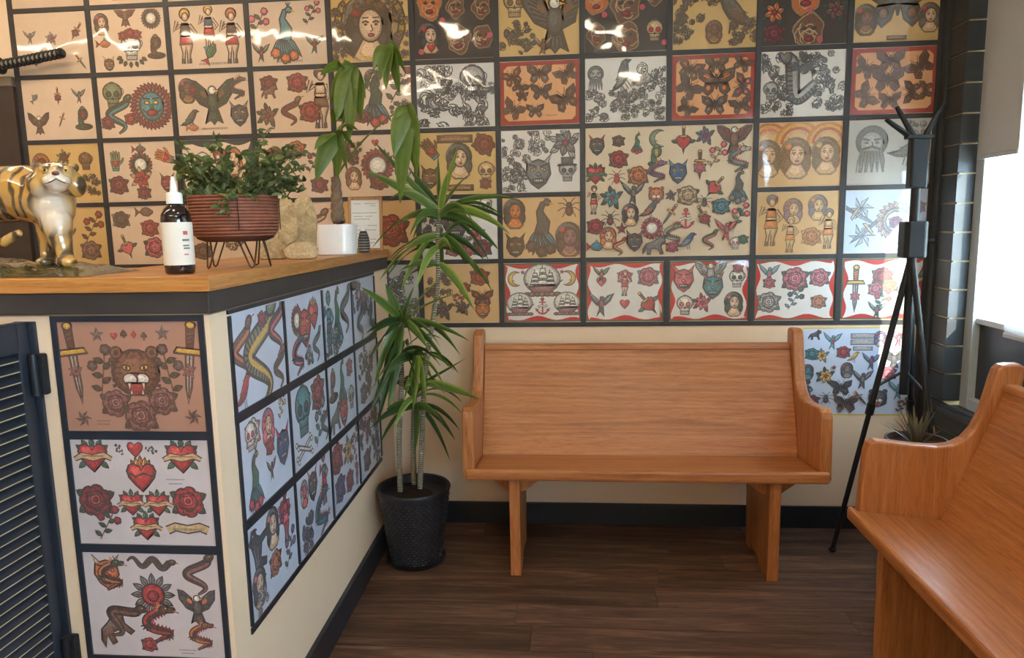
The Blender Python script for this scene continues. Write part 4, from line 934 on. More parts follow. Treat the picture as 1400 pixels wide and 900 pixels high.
# three sheets on the front of the counter
FRONT = [
 ('mauve', 'dagger .1 .38 .27 6 lN;flower .105 .45 .055 mm;dagger .91 .38 .27 -6 lN;flower .905 .45 .055 mm;star .28 .12 .05 Dd;star .74 .11 .05 Dd;suit .4 .13 .03 r;suit .47 .11 .03 k;suit .54 .12 .03 o;suit .61 .13 .03 g;leaf2 0 0 0;sprig .3 .45 .15 20 GD;sprig .76 .45 .15 -20 GD f;tiger .53 .46 .2 nN;rose .37 .74 .12 mG;rose .7 .72 .12 mG;rose .54 .86 .14 mG;pin .13 .88 .06 D;pin .91 .86 .06 D;text .27 .9 .06;text .27 .93 .06'.replace('leaf2 0 0 0;', ''),
  'brown-tinted sheet with tiger head, roses and two daggers on the counter front'),
 ('lilac', 'hband .16 .16 .13 rt;heart .47 .09 .07 r;leafs 0 0 0;swallow .47 .09 .01;hband .8 .16 .13 rt;sheart .5 .34 .13 ro;hband .41 .6 .1 rt;hband .6 .6 .1 rt;hband .5 .82 .11 rt;rose .15 .58 .15 RG;sprig .22 .8 .12 GR;rose .82 .58 .14 rG;banner .8 .84 .14 t;text .74 .37 .08;text .74 .41 .06'.replace('leafs 0 0 0;swallow .47 .09 .01;', 'sprig .36 .1 .04 70 GG;sprig .58 .1 .04 -70 GG;'),
  'pale sheet of red hearts, banners and two big roses on the counter front'),
 ('lilac', 'mask .17 .2 .13 ot;dragon .2 .22 .12 Go;wsnake .5 .1 .17 -4 Nm;snake .83 .2 .15 Nm;sun .5 .4 .16 rd;dragon .52 .68 .15 Nr;rose .44 .88 .07 rG;cat .18 .7 .15 30 n;snake .24 .62 .16 -30 Nn;eagle .82 .5 .13 Do;dragon .83 .78 .11 no;text .72 .92 .08;text .72 .95 .06',
  'pale sheet with a red sun, snakes and dragons, lowest on the counter front')]
for i, (pp, it, lab) in enumerate(FRONT):
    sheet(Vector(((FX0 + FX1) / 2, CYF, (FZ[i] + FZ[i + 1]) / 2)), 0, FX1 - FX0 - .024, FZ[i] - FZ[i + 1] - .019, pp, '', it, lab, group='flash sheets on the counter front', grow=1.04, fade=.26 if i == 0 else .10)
SIDE = {
 (0, 0): ('snake .15 .4 .22 no;snake .48 .5 .40 ey;rose .56 .14 .08 rg;snake .84 .3 .22 Np;snake .85 .75 .16 nG;bird .14 .8 .14 rn', 'cool white sheet with a long green serpent, topmost and nearest on the counter side'),
 (0, 1): ('ring .3 .3 .13 rn;mask .5 .4 .2 rR;sheart .75 .3 .15 rn;dragon .28 .72 .17 Bp;snake .78 .7 .15 bn;swirl .55 .8 .1 ld', 'cool white sheet with a red mask, second along the top of the counter side'),
 (0, 2): ('figure .18 .5 .3 bDbb;peacock .45 .45 .3 gb;snake .75 .4 .24 Dd;swirl .4 .8 .15 lt;sprig .15 .8 .14 db', 'cool white sheet with a green long-tailed bird, third along the top of the counter side'),
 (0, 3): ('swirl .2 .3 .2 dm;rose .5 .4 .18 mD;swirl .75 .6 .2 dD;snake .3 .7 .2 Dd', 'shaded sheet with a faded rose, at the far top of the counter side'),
 (1, 0): ('rose .25 .2 .14 wp;skull .2 .22 .12 wr;lady .55 .25 .15 psr;sprig .85 .12 .1 yt;rose .55 .45 .09 rG;peacock .22 .68 .22 gr;mask .82 .55 .17 Br;swallow .55 .7 .09 Dr', 'cool white sheet with a pink lady head, middle row nearest on the counter side'),
 (1, 1): ('skull .32 .35 .25 bk;bone .3 .8 .22 w;rose .75 .25 .2 rb;sprig .75 .65 .2 bd;snake .9 .7 .16 nd', 'cool white sheet with a dark blue skull over crossed bones, on the counter side'),
 (1, 2): ('cobra .2 .3 .17 nm;peacock .5 .35 .25 gr;rose .8 .2 .12 pD;cat .22 .75 .18 D;mask .52 .75 .18 rD;skull .82 .65 .14 lD', 'cool white sheet with a black cat, middle row third on the counter side'),
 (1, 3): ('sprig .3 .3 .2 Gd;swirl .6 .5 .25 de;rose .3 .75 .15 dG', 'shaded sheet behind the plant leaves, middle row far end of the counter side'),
 (2, 0): ('lady .5 .25 .16 kso;rose .75 .2 .13 rp;figure .78 .25 .22 rprr;cat .17 .35 .2 80 k;lady .17 .7 .15 ksp;rose .5 .65 .13 og;sprig .82 .68 .15 dv;swirl .2 .88 .1 ls', 'cool white sheet with a dark mermaid, lowest row nearest on the counter side'),
 (2, 1): ('lady .22 .25 .12 lp;mask .45 .25 .16 Dp;figure .78 .3 .25 rrbD;swirl .22 .75 .18 vd;dragon .65 .7 .22 Bb;star .85 .8 .05 y', 'cool white sheet with a bright blue dragon, lowest row on the counter side'),
 (2, 2): ('rose .2 .25 .2 rR;flower .6 .3 .18 yG;rose .25 .7 .18 vm;rose .6 .75 .15 ro;sprig .85 .3 .18 og;figure .88 .7 .16 rvrr', 'cool white sheet with red and yellow flowers, lowest row on the counter side'),
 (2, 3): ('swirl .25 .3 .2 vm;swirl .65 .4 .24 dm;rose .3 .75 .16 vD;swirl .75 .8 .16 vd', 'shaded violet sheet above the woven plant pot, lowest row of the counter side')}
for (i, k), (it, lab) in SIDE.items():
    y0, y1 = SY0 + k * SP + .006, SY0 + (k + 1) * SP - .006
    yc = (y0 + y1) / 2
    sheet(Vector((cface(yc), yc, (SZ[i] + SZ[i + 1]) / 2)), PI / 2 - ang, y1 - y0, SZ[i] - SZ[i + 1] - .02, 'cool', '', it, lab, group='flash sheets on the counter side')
# ------------------------------------------------------------------ pews
def make_pew(label):
    t = empty('wooden_pew')
    L = 1.46; H2 = L / 2; EP = .048
    F = -.58
    prof = [(.030, .425), (.036, .55), (.044, .675), (.052, .700), (.070, .712), (.12, .707), (.19, .698), (.27, .692), (.32, .699), (.355, .718), (.382, .752), (.402, .80), (.418, .86), (.432, .925), (.440, .952), (.454, .966), (.475, .970),
            (.510, .970), (.522, .962), (.527, .945), (.505, .70), (.488, .425)]
    prof = [(F + a, b) for a, b in prof]
    for s in (-1, 1):
        MB().prism(prof, min(s * H2, s * (H2 - EP)), max(s * H2, s * (H2 - EP)), 'x').build('end_panel', M_pew_z, t, bevel=.009, seg=3)
    # seat: nosing runs across the panel fronts, the rest fits between them
    sp = []
    yf, yb = F, F + .325
    hw, hi = .716, H2 - EP - .001
    pl = [(-hw, yf), (hw, yf), (hw, F + .028), (hi, F + .028), (hi, yb), (-hi, yb), (-hi, F + .028), (-hw, F + .028)]
    n = len(pl)
    def tz(y): return .473 - .035 * (y - yf) / (yb - yf)
    b = MB(); b.add([(x, y, tz(y) - .048) for x, y in pl] + [(x, y, tz(y)) for x, y in pl], [tuple(range(n))[::-1], tuple(range(n, 2 * n))] + [(i, (i + 1) % n, n + (i + 1) % n, n + i) for i in range(n)])
    b.build('seat', M_pew_x, t, bevel=.012, seg=3)
    # leaning back board and its cap rail
    bk = [(F + .292, .435), (F + .320, .435), (F + .492, .882), (F + .466, .882)]
    MB().prism(bk, -hi, hi, 'x').build('backrest', M_pew_x, t, bevel=.002)
    cap = [(F + .456, .880), (F + .498, .880), (F + .502, .905), (F + .462, .905)]
    MB().prism(cap, -hi, hi, 'x').build('top_rail', M_pew_x, t, bevel=.005)
    for s in (-1, 1):
        x = s * .519
        lg = [(F + .040, 0), (F + .062, .425), (F + .45, .425), (F + .40, .0), (F + .33, .0), (F + .31, .035), (F + .19, .035), (F + .17, 0)]
        lg = [(F + .040, 0), (F + .17, 0), (F + .19, .03), (F + .31, .03), (F + .33, 0), (F + .40, 0), (F + .43, .41), (F + .035, .424)]
        MB().prism(lg, x - .022, x + .022, 'x').build('leg', M_pew_z, t, bevel=.003)
        ct = [(x - .125, .423), (x - .125, .412), (x - .035, .345), (x + .035, .345), (x + .125, .412), (x + .125, .423)]
        MB().prism([(p[0], p[1]) for p in ct], F + .10, F + .14, 'y').build('cleat', M_pew_z, t, bevel=.002)
    return tag(t, label, 'pew', 'wooden pews in the waiting area')
p1 = make_pew('honey oak church pew with scrolled ends, standing against the back wall under the sheets'); p1.location = (2.895, 0, 0)
p2 = empty('wooden_pew', (4.13, -1.615, 0), -PI / 2)
for ch in list(p1.children):
    c = ch.copy(); link(c, p2)
tag(p2, 'honey oak church pew at the right edge, cropped, turned side-on below the window', 'pew', 'wooden pews in the waiting area')

# ------------------------------------------------------------------ louvred gate hinged on the counter front
DX = 1.322
gate = empty('louvred_gate', (DX, -1.757, .0))
Z0, Z1, GW = .33, 1.243, .60
MB().box(-.016, .016, -.040, -.004, Z0, Z1).build('stile', M_navy, gate, bevel=.003)
MB().box(-.016, .016, -GW, -GW + .045, Z0, Z1).build('stile', M_navy, gate, bevel=.003)
MB().box(-.016, .016, -GW + .045, -.040, Z1 - .07, Z1).build('top_rail', M_navy, gate, bevel=.003)
MB().box(-.016, .016, -GW + .045, -.040, Z0, Z0 + .06).build('bottom_rail', M_navy, gate, bevel=.003)
sl = None; z = Z0 + .067
while z < Z1 - .085:
    if sl is None:
        prof = [(-.013, .0225), (-.009, .0245), (.0135, .004), (.0135, .0015), (.0110, .0)]
        b = MB(); n = 5; y0, y1 = -GW + .046, -.041
        b.add([(p[0], y0, p[1]) for p in prof] + [(p[0], y1, p[1]) for p in prof], [tuple(range(n))[::-1], tuple(range(n, 2 * n)), (0, 1, n + 1, n), (1, 2, n + 2, n + 1), (3, 4, n + 4, n + 3), (4, 0, n, n + 4)])
        b.add([(p[0], y0, p[1]) for p in prof[2:4]] + [(p[0], y1, p[1]) for p in prof[2:4]], [(0, 1, 3, 2)], 1)  # lower edge face carries the painted line of light
        sl = b.build('slat', [M_navy, M_slat_light], gate, loc=(0, 0, z))
    else:
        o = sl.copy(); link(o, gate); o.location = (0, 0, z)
    z += .0252
MB().box(-.022, .030, -.004, .006, Z0 - .03, Z1 + .0).build('jamb', M_navy, gate, bevel=.002)
for zc in (1.118, .40):
    MB().box(.012, .052, -.014, .004, zc - .05, zc + .05).build('hinge', M_metal, gate, bevel=.005)
    MB().tube([(.030, -.018, zc - .05), (.030, -.018, zc + .05)], .010, 12).build('hinge_barrel', M_metal, gate, smooth=True, sharp=40)
tag(gate, 'blue-black louvred swing gate hinged on the counter front, at the left edge', 'gate')

# ------------------------------------------------------------------ sword on the wall above the door
kt = empty('sword', tuple(at(42, 81, -.06)))
kd = (at(85, 73, -.06) - at(0, 90, -.06)).normalized()
def kp(s, off=0): return kd * s + Vector((0, off, 0))
hl = .155
b = MB(); b.tube([kp(-hl), kp(-hl * .5), kp(0), kp(hl * .5), kp(hl)], [.0195, .0175, .0165, .0175, .019], 14)
grip = b.build('grip', plain('ray_skin', rgb(150, 140, 122), .6), kt, smooth=True, sharp=50)
for ph in (0, PI):
    pts = []
    for i in range(121):
        t = i / 120; a = ph + t * 2 * PI * 7
        nrm = kd.cross(Vector((0, 1, 0))).normalized(); pts.append(kp(-hl + 2 * hl * t) + (nrm * math.cos(a) + Vector((0, 1, 0)) * math.sin(a)) * .0195)
    MB().tube(pts, .0042, 5).build('wrap_cord', M_metal, kt, smooth=True)
    pts = [kp(-hl + 2 * hl * i / 120) + (kd.cross(Vector((0, 1, 0))).normalized() * math.cos(ph - i / 120 * 2 * PI * 7) + Vector((0, 1, 0)) * math.sin(ph - i / 120 * 2 * PI * 7)) * .0195 for i in range(121)]
    MB().tube(pts, .0042, 5).build('wrap_cord', M_metal, kt, smooth=True)
MB().tube([kp(hl - .004), kp(hl + .006), kp(hl + .012)], [.0215, .0215, .015], 14).build('pommel', M_metal, kt, smooth=True, sharp=40)
MB().tube([kp(-hl - .008), kp(-hl)], [.040, .040], 20).build('guard', M_metal, kt, smooth=True, sharp=40)
sc = [kp(-hl - .01 - .75 * i / 12) + Vector((0, 0, .04 * (i / 12) ** 2)) for i in range(13)]
MB().tube(sc, [.019] * 12 + [.015], 12).build('scabbard', plain('brown_lacquer', rgb(104, 80, 56), .3), kt, smooth=True, sharp=50)
for s in (-.30, -.75):
    q = kp(s); MB().box(q.x - .008, q.x + .008, -.024, .058, q.z - .045, q.z - .018).build('wall_hook', M_metal, kt)
tag(kt, 'sword with black cord-wrapped hilt mounted above the dark door, upper left', 'sword')

# ------------------------------------------------------------------ tripod stand by the corner
tp = empty('tripod_stand', (3.985, -.30, 0))
def tl(p): return Vector(p) - Vector((3.985, -.30, 0))
hub = Vector((0, 0, 1.30))
feet = [Vector((3.745, -.26, .012)), Vector((4.13, -.12, .012)), Vector((4.07, -.57, .012))]
for i, f in enumerate(feet):
    a = hub + (tl(f) - hub).normalized() * .02; e = tl(f)
    m_ = a.lerp(e, .5)
    MB().tube([a, m_], .0125, 10).build('leg', M_metal, tp, smooth=True, sharp=40)
    MB().tube([m_, e], .0105, 10).build('lower_leg', M_metal, tp, smooth=True, sharp=40)
    MB().tube([m_ - (e - a).normalized() * .03, m_ + (e - a).normalized() * .02], .017, 10).build('leg_lock', M_metal, tp, smooth=True, sharp=40)
    MB().sphere(e, (.016, .016, .012)).build('foot', M_metal, tp, smooth=True)
    h_ = Vector((0, 0, .82)); MB().tube([h_, a.lerp(e, .42)], .006, 8).build('brace', M_metal, tp, smooth=True, sharp=40)
MB().tube([(0, 0, .72), (0, 0, 1.60)], .0185, 12).build('centre_column', M_metal, tp, smooth=True, sharp=40)
MB().prism([(-.046, -.03), (-.03, -.042), (.03, -.042), (.044, -.03), (.044, .03), (.03, .042), (-.03, .042), (-.046, .03)], 1.285, 1.43, 'z').build('hub', M_metal, tp, bevel=.006)
MB().box(-.034, .034, -.024, .024, 1.56, 1.755).build('head_block', M_metal, tp, bevel=.008)
MB().tube([(.03, 0, 1.35), (.075, -.01, 1.35)], [.008, .012], 10).build('crank', M_metal, tp, smooth=True, sharp=40)
for (u, v) in ((1211, 163), (1289, 143), (1226, 146)):
    q = tl(at(u, v, -.30)); s = Vector((-.012 if q.x < 0 else .014, 0, 1.745)); MB().tube([s, s.lerp(q, .8), q], [.012, .010, .0085], 8).build('head_arm', M_metal, tp, smooth=True, sharp=40)
MB().box(-.05, .05, -.02, .02, 1.753, 1.768).build('mount_plate', M_metal, tp, bevel=.003)
tag(tp, 'black tripod stand with splayed arms on top, in the corner by the window', 'tripod')

# ------------------------------------------------------------------ things on the counter
# tiger figurine: one fused body on a glazed rock base
T0 = at(96, 376, -1.62); T0.z = CTZ
tg = empty('tiger_figurine', tuple(T0))
def stroke(b, pts, rad):
    for (p, q), (r0, r1) in zip(zip(pts[:-1], pts[1:]), zip(rad[:-1], rad[1:])):
        p, q = Vector(p), Vector(q); n = max(2, int((q - p).length / .008))
        for i in range(n + 1):
            t = i / n; b.sphere(p.lerp(q, t), r0 + (r1 - r0) * t, 12, 8)
b = MB()
stroke(b, [(-.34, .07, .195), (-.24, .06, .205), (-.12, .04, .205), (-.05, .015, .185), (-.022, -.005, .165)], [.078, .074, .072, .064, .050])
stroke(b, [(-.045, .005, .205), (-.012, -.008, .222)], [.052, .046])
stroke(b, [(-.02, -.006, .16), (-.016, -.012, .125)], [.046, .036])
HR = Matrix.Rotation(math.radians(36), 3, 'Z') @ Matrix.Rotation(math.radians(-10), 3, 'X'); HC = Vector((.0, -.012, .230))
def hp(x, y, z): return HC + HR @ Vector((x, y, z))
def hs(x, y, z, r): b.sphere(hp(x, y, z), r, rot=HR)
hs(0, -.006, .002, (.054, .046, .043))
for s in (-1, 1):
    hs(s * .040, -.010, -.012, (.024, .028, .030)); hs(s * .0135, -.052, -.012, (.0185, .018, .0145)); hs(s * .038, .004, .036, (.014, .008, .014)); hs(s * .022, -.036, .020, (.015, .012, .010))
hs(0, -.048, -.003, (.020, .024, .016)); hs(0, -.040, -.026, (.022, .020, .012)); hs(0, -.034, .018, (.015, .020, .014))
stroke(b, [(-.055, .02, .15), (-.058, .015, .10), (-.050, .0, .05), (-.046, -.012, .036)], [.036, .026, .018, .018]); b.sphere((-.046, -.02, .034), (.020, .026, .013))
stroke(b, [(-.004, -.022, .135), (.004, -.030, .095), (.016, -.034, .060), (.026, -.042, .040)], [.036, .029, .021, .018]); b.sphere((.034, -.052, .034), (.024, .022, .013))
stroke(b, [(-.35, .10, .18), (-.33, .10, .12), (-.36, .10, .07), (-.34, .09, .05)], [.062, .044, .024, .02]); stroke(b, [(-.37, .03, .18), (-.34, .02, .12), (-.38, .02, .07), (-.35, .0, .05)], [.062, .044, .024, .02])
stroke(b, [(-.41, .07, .21), (-.45, .06, .14), (-.40, .0, .075), (-.26, -.02, .055), (-.15, -.02, .085), (-.115, -.015, .105)], [.022, .017, .015, .014, .013, .011])
def tiger_mat():
    g = NG('glazed_tiger'); v = g.coords()
    wv = g.n('ShaderNodeTexWave', wave_type='BANDS'); wv.bands_direction = 'X'; wv.inputs['Scale'].default_value = 8.5; wv.inputs['Distortion'].default_value = 7; wv.inputs['Detail'].default_value = 2; wv.inputs['Detail Scale'].default_value = 1.3
    g.l(v, wv.inputs['Vector'])
    basec = g.ramp(g.noise(v, 14, 3), [(.35, rgb(150, 122, 82)), (.52, rgb(188, 148, 84)), (.70, rgb(206, 158, 72))])
    stripe = g.ramp(wv.outputs['Fac'], [(.0, (.95, .95, .95)), (.22, (.8, .8, .8)), (.52, (0, 0, 0))])
    # painted white patches: chest and muzzle
    def patch(c, r):
        d = g.n('ShaderNodeVectorMath', operation='DISTANCE'); g.l(v, d.inputs[0]); d.inputs[1].default_value = c
        return g.ramp(d.outputs['Value'], [(r * .55, (1, 1, 1)), (r, (0, 0, 0))])
    wht = g.mix(1.0, patch((.012, -.062, .160), .066), patch(tuple(hp(0, -.072, -.016)), .046), 'LIGHTEN')
    c = g.mix(stripe, basec, rgb(62, 52, 40)); c = g.mix(wht, c, rgb(214, 198, 176))
    g.l(c, g.b.inputs['Base Color']); g.val('Roughness', .18); g.val('Coat Weight', .8); g.val('Coat Roughness', .05); return g.m
body = b.build('body', tiger_mat(), tg, smooth=True)
rm = body.modifiers.new('fuse', 'REMESH'); rm.mode = 'VOXEL'; rm.voxel_size = .0035; rm.use_smooth_shade = True
sm = body.modifiers.new('soften', 'SMOOTH'); sm.iterations = 3; sm.factor = .5
M_eye = plain('tiger_eye', rgb(196, 160, 50), .1, coat=.8); M_dark = plain('tiger_nose', rgb(96, 62, 54), .25, coat=.5); M_pup = plain('pupil', rgb(14, 12, 10), .1, coat=.8)
for s in (-1, 1):
    e = MB().sphere((0, 0, 0), (.0072, .0055, .0058)).build('eye', M_eye, tg, smooth=True, loc=hp(s * .0215, -.0445, .0145))
    MB().sphere((0, 0, 0), (.003, .002, .0034)).build('pupil', M_pup, e, smooth=True, loc=HR @ Vector((0, -.0056, .0008)))
MB().sphere(hp(0, -.0700, .0025), (.0085, .0065, .0055), rot=HR).build('nose', M_dark, tg, smooth=True)
MB().tube([hp(-.024, -.060, -.020), hp(-.012, -.0695, -.018), hp(0, -.0700, -.0105), hp(.012, -.0695, -.018), hp(.024, -.060, -.020)], .0016, 6).build('mouth_line', M_dark, tg, smooth=True)
# rock base
b = MB(); rk = random.Random(9); NX, NY = 34, 12
vv = []
for j in range(NY + 1):
    for i in range(NX + 1):
        s_, t_ = i / NX, j / NY; x = -.47 + .585 * s_; y_ = -.105 + .225 * t_
        ed = min(1, 6 * min(s_, 1 - s_) + .0) * min(1, 4.5 * min(t_, 1 - t_)); ed = ed ** .5
        h = .024 + .050 * max(0, 1 - s_ * 1.55) * (1 - .35 * abs(t_ - .5)) + .007 * math.sin(x * 60) * math.sin(y_ * 70 + x * 20) + rk.uniform(-.002, .002)
        vv.append((x, y_, max(.001, h * ed)))
ff = [(j * (NX + 1) + i, j * (NX + 1) + i + 1, (j + 1) * (NX + 1) + i + 1, (j + 1) * (NX + 1) + i) for j in range(NY) for i in range(NX)]
b.add(vv, ff); b.add([(-.47, -.105, .0), (.115, -.105, 0), (.115, .12, 0), (-.47, .12, 0)], [(0, 3, 2, 1)])
def rock_mat():
    g = NG('glazed_rock'); v = g.coords(); c = g.ramp(g.noise(v, 22, 5, .6, .8), [(.3, rgb(34, 30, 20)), (.48, rgb(68, 62, 38)), (.64, rgb(92, 86, 54)), (.8, rgb(128, 110, 72))])
    g.l(c, g.b.inputs['Base Color']); g.val('Roughness', .16); g.val('Coat Weight', .8); g.val('Coat Roughness', .05); g.bump(g.noise(v, 60, 3), .4, .002); return g.m
b.build('rock_base', rock_mat(), tg, smooth=True)
tag(tg, 'glazed ceramic tiger striding on a green-brown rock base at the counter front', 'figurine')

# bottle
B0 = at(247, 374, -1.66); B0.z = CTZ
bt = empty('lotion_bottle', tuple(B0), .80)
MB().lathe([(.0, .0), (.030, .0), (.0335, .004), (.0345, .012), (.0345, .128), (.033, .142), (.026, .156), (.016, .164), (.0145, .170), (0, .170)], 32).build('bottle_body', M_amber, bt, smooth=True, sharp=60)
MB().lathe([(.03475, .022), (.0351, .024), (.0351, .122), (.03475, .124)], 40, cap=False).build('paper_label', plain('label_paper', rgb(226, 220, 208), .6, var=.03), bt, smooth=True)
M_lred = plain('label_red_print', rgb(196, 90, 84), .6); M_lgrey = plain('label_grey_print', rgb(120, 112, 112), .6)
def curved(nm, a0, a1, z0, z1, m):
    b = MB(); n = 6; R_ = .0353
    v = [(R_ * math.sin(a0 + (a1 - a0) * i / n), -R_ * math.cos(a0 + (a1 - a0) * i / n), z) for z in (z0, z1) for i in range(n + 1)]
    b.add(v, [(i, i + 1, n + 2 + i, n + 1 + i) for i in range(n)]); b.build(nm, m, bt)
curved('label_mark', .08, .40, .094, .103, M_lred)
for a0, a1, zz, hh, m in ((.0, .50, .079, .005, M_lgrey), (.02, .46, .0665, .004, M_lgrey), (.04, .5, .060, .004, M_lgrey), (.06, .36, .046, .003, M_lred)): curved('label_line', a0, a1, zz, zz + hh, m)
MB().lathe([(.0, .168), (.0185, .168), (.0185, .190), (.0165, .194), (.009, .196), (.008, .202), (.0065, .216), (.004, .232), (.0, .233)], 24).build('nozzle_cap', M_plastic, bt, smooth=True, sharp=40)
tag(bt, 'dark bottle with white label and pointed white nozzle on the counter corner', 'bottle')

# slatted planter on hairpin legs
def leaf_mesh(name, length, width, droop, mat, parent, base, tip, side=None, n=8, cols=None, up=None, fold=.25):
    """one leaf blade from base to tip, arching by droop; colours run from midrib to margin"""
    base, tip = Vector(base), Vector(tip); ctrl = (base + tip) / 2 + (Vector(up) if up is not None else Vector((0, 0, droop)))
    pts = bez(base, ctrl, tip, n); v = []; c = []
    cm, ce = cols
    for i, p in enumerate(pts):
        t = (pts[min(i + 1, n)] - pts[max(i - 1, 0)]).normalized(); k = i / n
        s_ = t.cross(Vector((0, 0, 1)));
        if s_.length < .15: s_ = t.cross(Vector((0, 1, 0)))
        s_.normalize()
        if side is not None: s_ = (s_ * .35 + Vector(side) * .65); s_ = (s_ - t * s_.dot(t)).normalized()
        nn = s_.cross(t).normalized(); w_ = width * (max(0.0, math.sin(PI * (k * .93 + .07) ** .75)) ** .8 * .98 + .02) / 2
        if i == n: w_ = width * .02
        for q, f in ((-1, fold), (-.45, fold * .3), (0, 0), (.45, fold * .3), (1, fold)):
            v.append(base * 0 + p + s_ * w_ * q + nn * w_ * f); c.append(ce if abs(q) > .9 else (cm if q else tuple(x * 1.25 for x in cm)))
    fs = [(i * 5 + j, i * 5 + j + 1, (i + 1) * 5 + j + 1, (i + 1) * 5 + j) for i in range(n) for j in range(4)]
    o = mesh(name, v, fs, mat, parent, smooth=True)
    ca = o.data.color_attributes.new('Col', 'FLOAT_COLOR', 'POINT')
    for i, cc in enumerate(c): ca.data[i].color = (*cc, 1)
    return o
P0 = at(326, 366, -1.42); P0.z = CTZ
pl = empty('bamboo_planter', tuple(P0))
zb_, zt_ = .072, .196
prof = [(.0, zb_), (.078, zb_), (.098, zb_ + .008), (.111, zb_ + .028)]
k = 0; z = zb_ + .028
M_bam = plain('red_brown_bamboo', rgb(140, 82, 58), .5, var=.22, vscale=40)
MB().lathe(prof + [(.1145, z + .012), (.115, zt_ - .006), (.109, zt_ - .006), (.106, z), (.07, zb_ + .006), (0, zb_ + .006)], 40).build('pot_core', plain('bamboo_seam', rgb(84, 46, 34), .7), pl, smooth=True, sharp=60)
nsl = 13
for i in range(nsl):          # each split-bamboo hoop
    z0 = zb_ + .012 + i * (zt_ - zb_ - .012) / nsl; h = (zt_ - zb_ - .012) / nsl - .0016
    rr_ = [.100, .1085, .1135, .1155][i] if i < 4 else .1165
    r2 = [.107, .1125, .1152, .1163][i] if i < 4 else .1165
    MB().lathe([(rr_ - .003, z0), (rr_, z0 + .001), (r2 + .0005, z0 + h - .001), (r2 - .003, z0 + h)], 40, cap=False).build('bamboo_hoop', M_bam, pl, smooth=True)
for a in (-60, 30, 120, 210):
    a = math.radians(a); MB().tube([(.1185 * math.cos(a), .1185 * math.sin(a), zz) for zz in (zb_ + .03, zt_ - .01)], .0014, 5).build('binding_thread', plain('dark_thread', rgb(70, 42, 32), .8), pl)
for a in (-125, -40, 20, 80, 160):
    ar = math.radians(a); c_, s_ = math.cos(ar), math.sin(ar); tx, ty = -s_, c_
    pts = [(.07 * c_ + tx * .026, .07 * s_ + ty * .026, zb_ + .002), (.085 * c_ + tx * .006, .085 * s_ + ty * .006, .006), (.086 * c_, .086 * s_, .0024), (.085 * c_ - tx * .006, .085 * s_ - ty * .006, .006), (.07 * c_ - tx * .026, .07 * s_ - ty * .026, zb_ + .002)]
    MB().tube(pts, .0024, 6).build('hairpin_leg', M_wire, pl, smooth=True)
MB().lathe([(0, zt_ - .02), (.108, zt_ - .02), (.108, zt_ - .024), (0, zt_ - .024)], 32).build('soil', M_soil, pl)
tag(pl, 'round red-brown bamboo planter on thin hairpin legs, holding the bushy plant', 'planter')
# bushy plant growing in it
bp = empty('bushy_houseplant', (P0.x, P0.y, CTZ + zt_ - .02))
rb = random.Random(21); V, Fc, C = [], [], []
stems = MB()
def small_leaf(p, dirv, L, w_, col):
    d_ = dirv.normalized(); s_ = d_.cross(Vector((rb.uniform(-1, 1), rb.uniform(-1, 1), rb.uniform(.2, 1)))).normalized(); nn = s_.cross(d_)
    n0 = len(V)
    pr = [(0, 0, 0), (.25, .75, .1), (.55, 1, .14), (.85, .55, .05), (1, 0, -.05), (.85, -.55, .05), (.55, -1, .14), (.25, -.75, .1), (.55, 0, 0)]
    for a, q, h in pr: V.append(p + d_ * L * a + s_ * w_ * q + nn * L * h)
    for i in range(8): Fc.append((n0 + i, n0 + (i + 1) % 8, n0 + 8)); C.append(col)
targets = []
for i in range(64):
    u = rb.uniform(243, 414); cen = abs(u - 328) / 85
    v = rb.uniform(212 + 14 * cen, 272) if rb.random() < .8 else rb.uniform(190, 225)
    if u > 345 and rb.random() < .4: v = rb.uniform(185, 240)
    targets.append((u, v, rb.uniform(-.10, .11)))
targets += [(308, 292, -.12), (300, 284, -.12), (312, 272, -.13), (270, 270, -.06), (262, 262, 0), (250, 235, 0), (246, 228, .02), (365, 178, .02), (412, 230, .03), (408, 246, .02), (392, 268, -.02), (355, 195, .0), (400, 205, .05), (285, 268, -.1), (345, 268, -.11)]
O = Vector(bp.location)
for (u, v, dy) in targets:
    tip = at(u, v, P0.y + dy) - O
    root = Vector((tip.x * .35, tip.y * .4, -.004)); mid = (root + tip) / 2 + Vector((0, 0, .03))
    pts = bez(root, mid, tip, 8); stems.tube(pts, [.0022 - .0012 * i / 8 for i in range(9)], 5)
    for i in range(2, 9):
        p = pts[i]
        for q in range((1 + (i % 2)) if i < 8 else 4):
            dv = Vector((rb.uniform(-1, 1), rb.uniform(-1, 1), rb.uniform(-.5, .8)))
            g_ = rb.random(); col = rgb(72 + 56 * g_, 92 + 46 * g_, 58 + 26 * g_)
            small_leaf(p, dv, rb.uniform(.017, .032), rb.uniform(.005, .0095), col)
stems.build('stems', plain('green_stem', rgb(84, 92, 56), .6), bp, smooth=True)
fo = coloured('foliage', V, Fc, C, M_leaf, bp); fo['kind'] = 'stuff'
tag(bp, 'bushy small-leaved green houseplant growing in the round bamboo planter', 'plant')

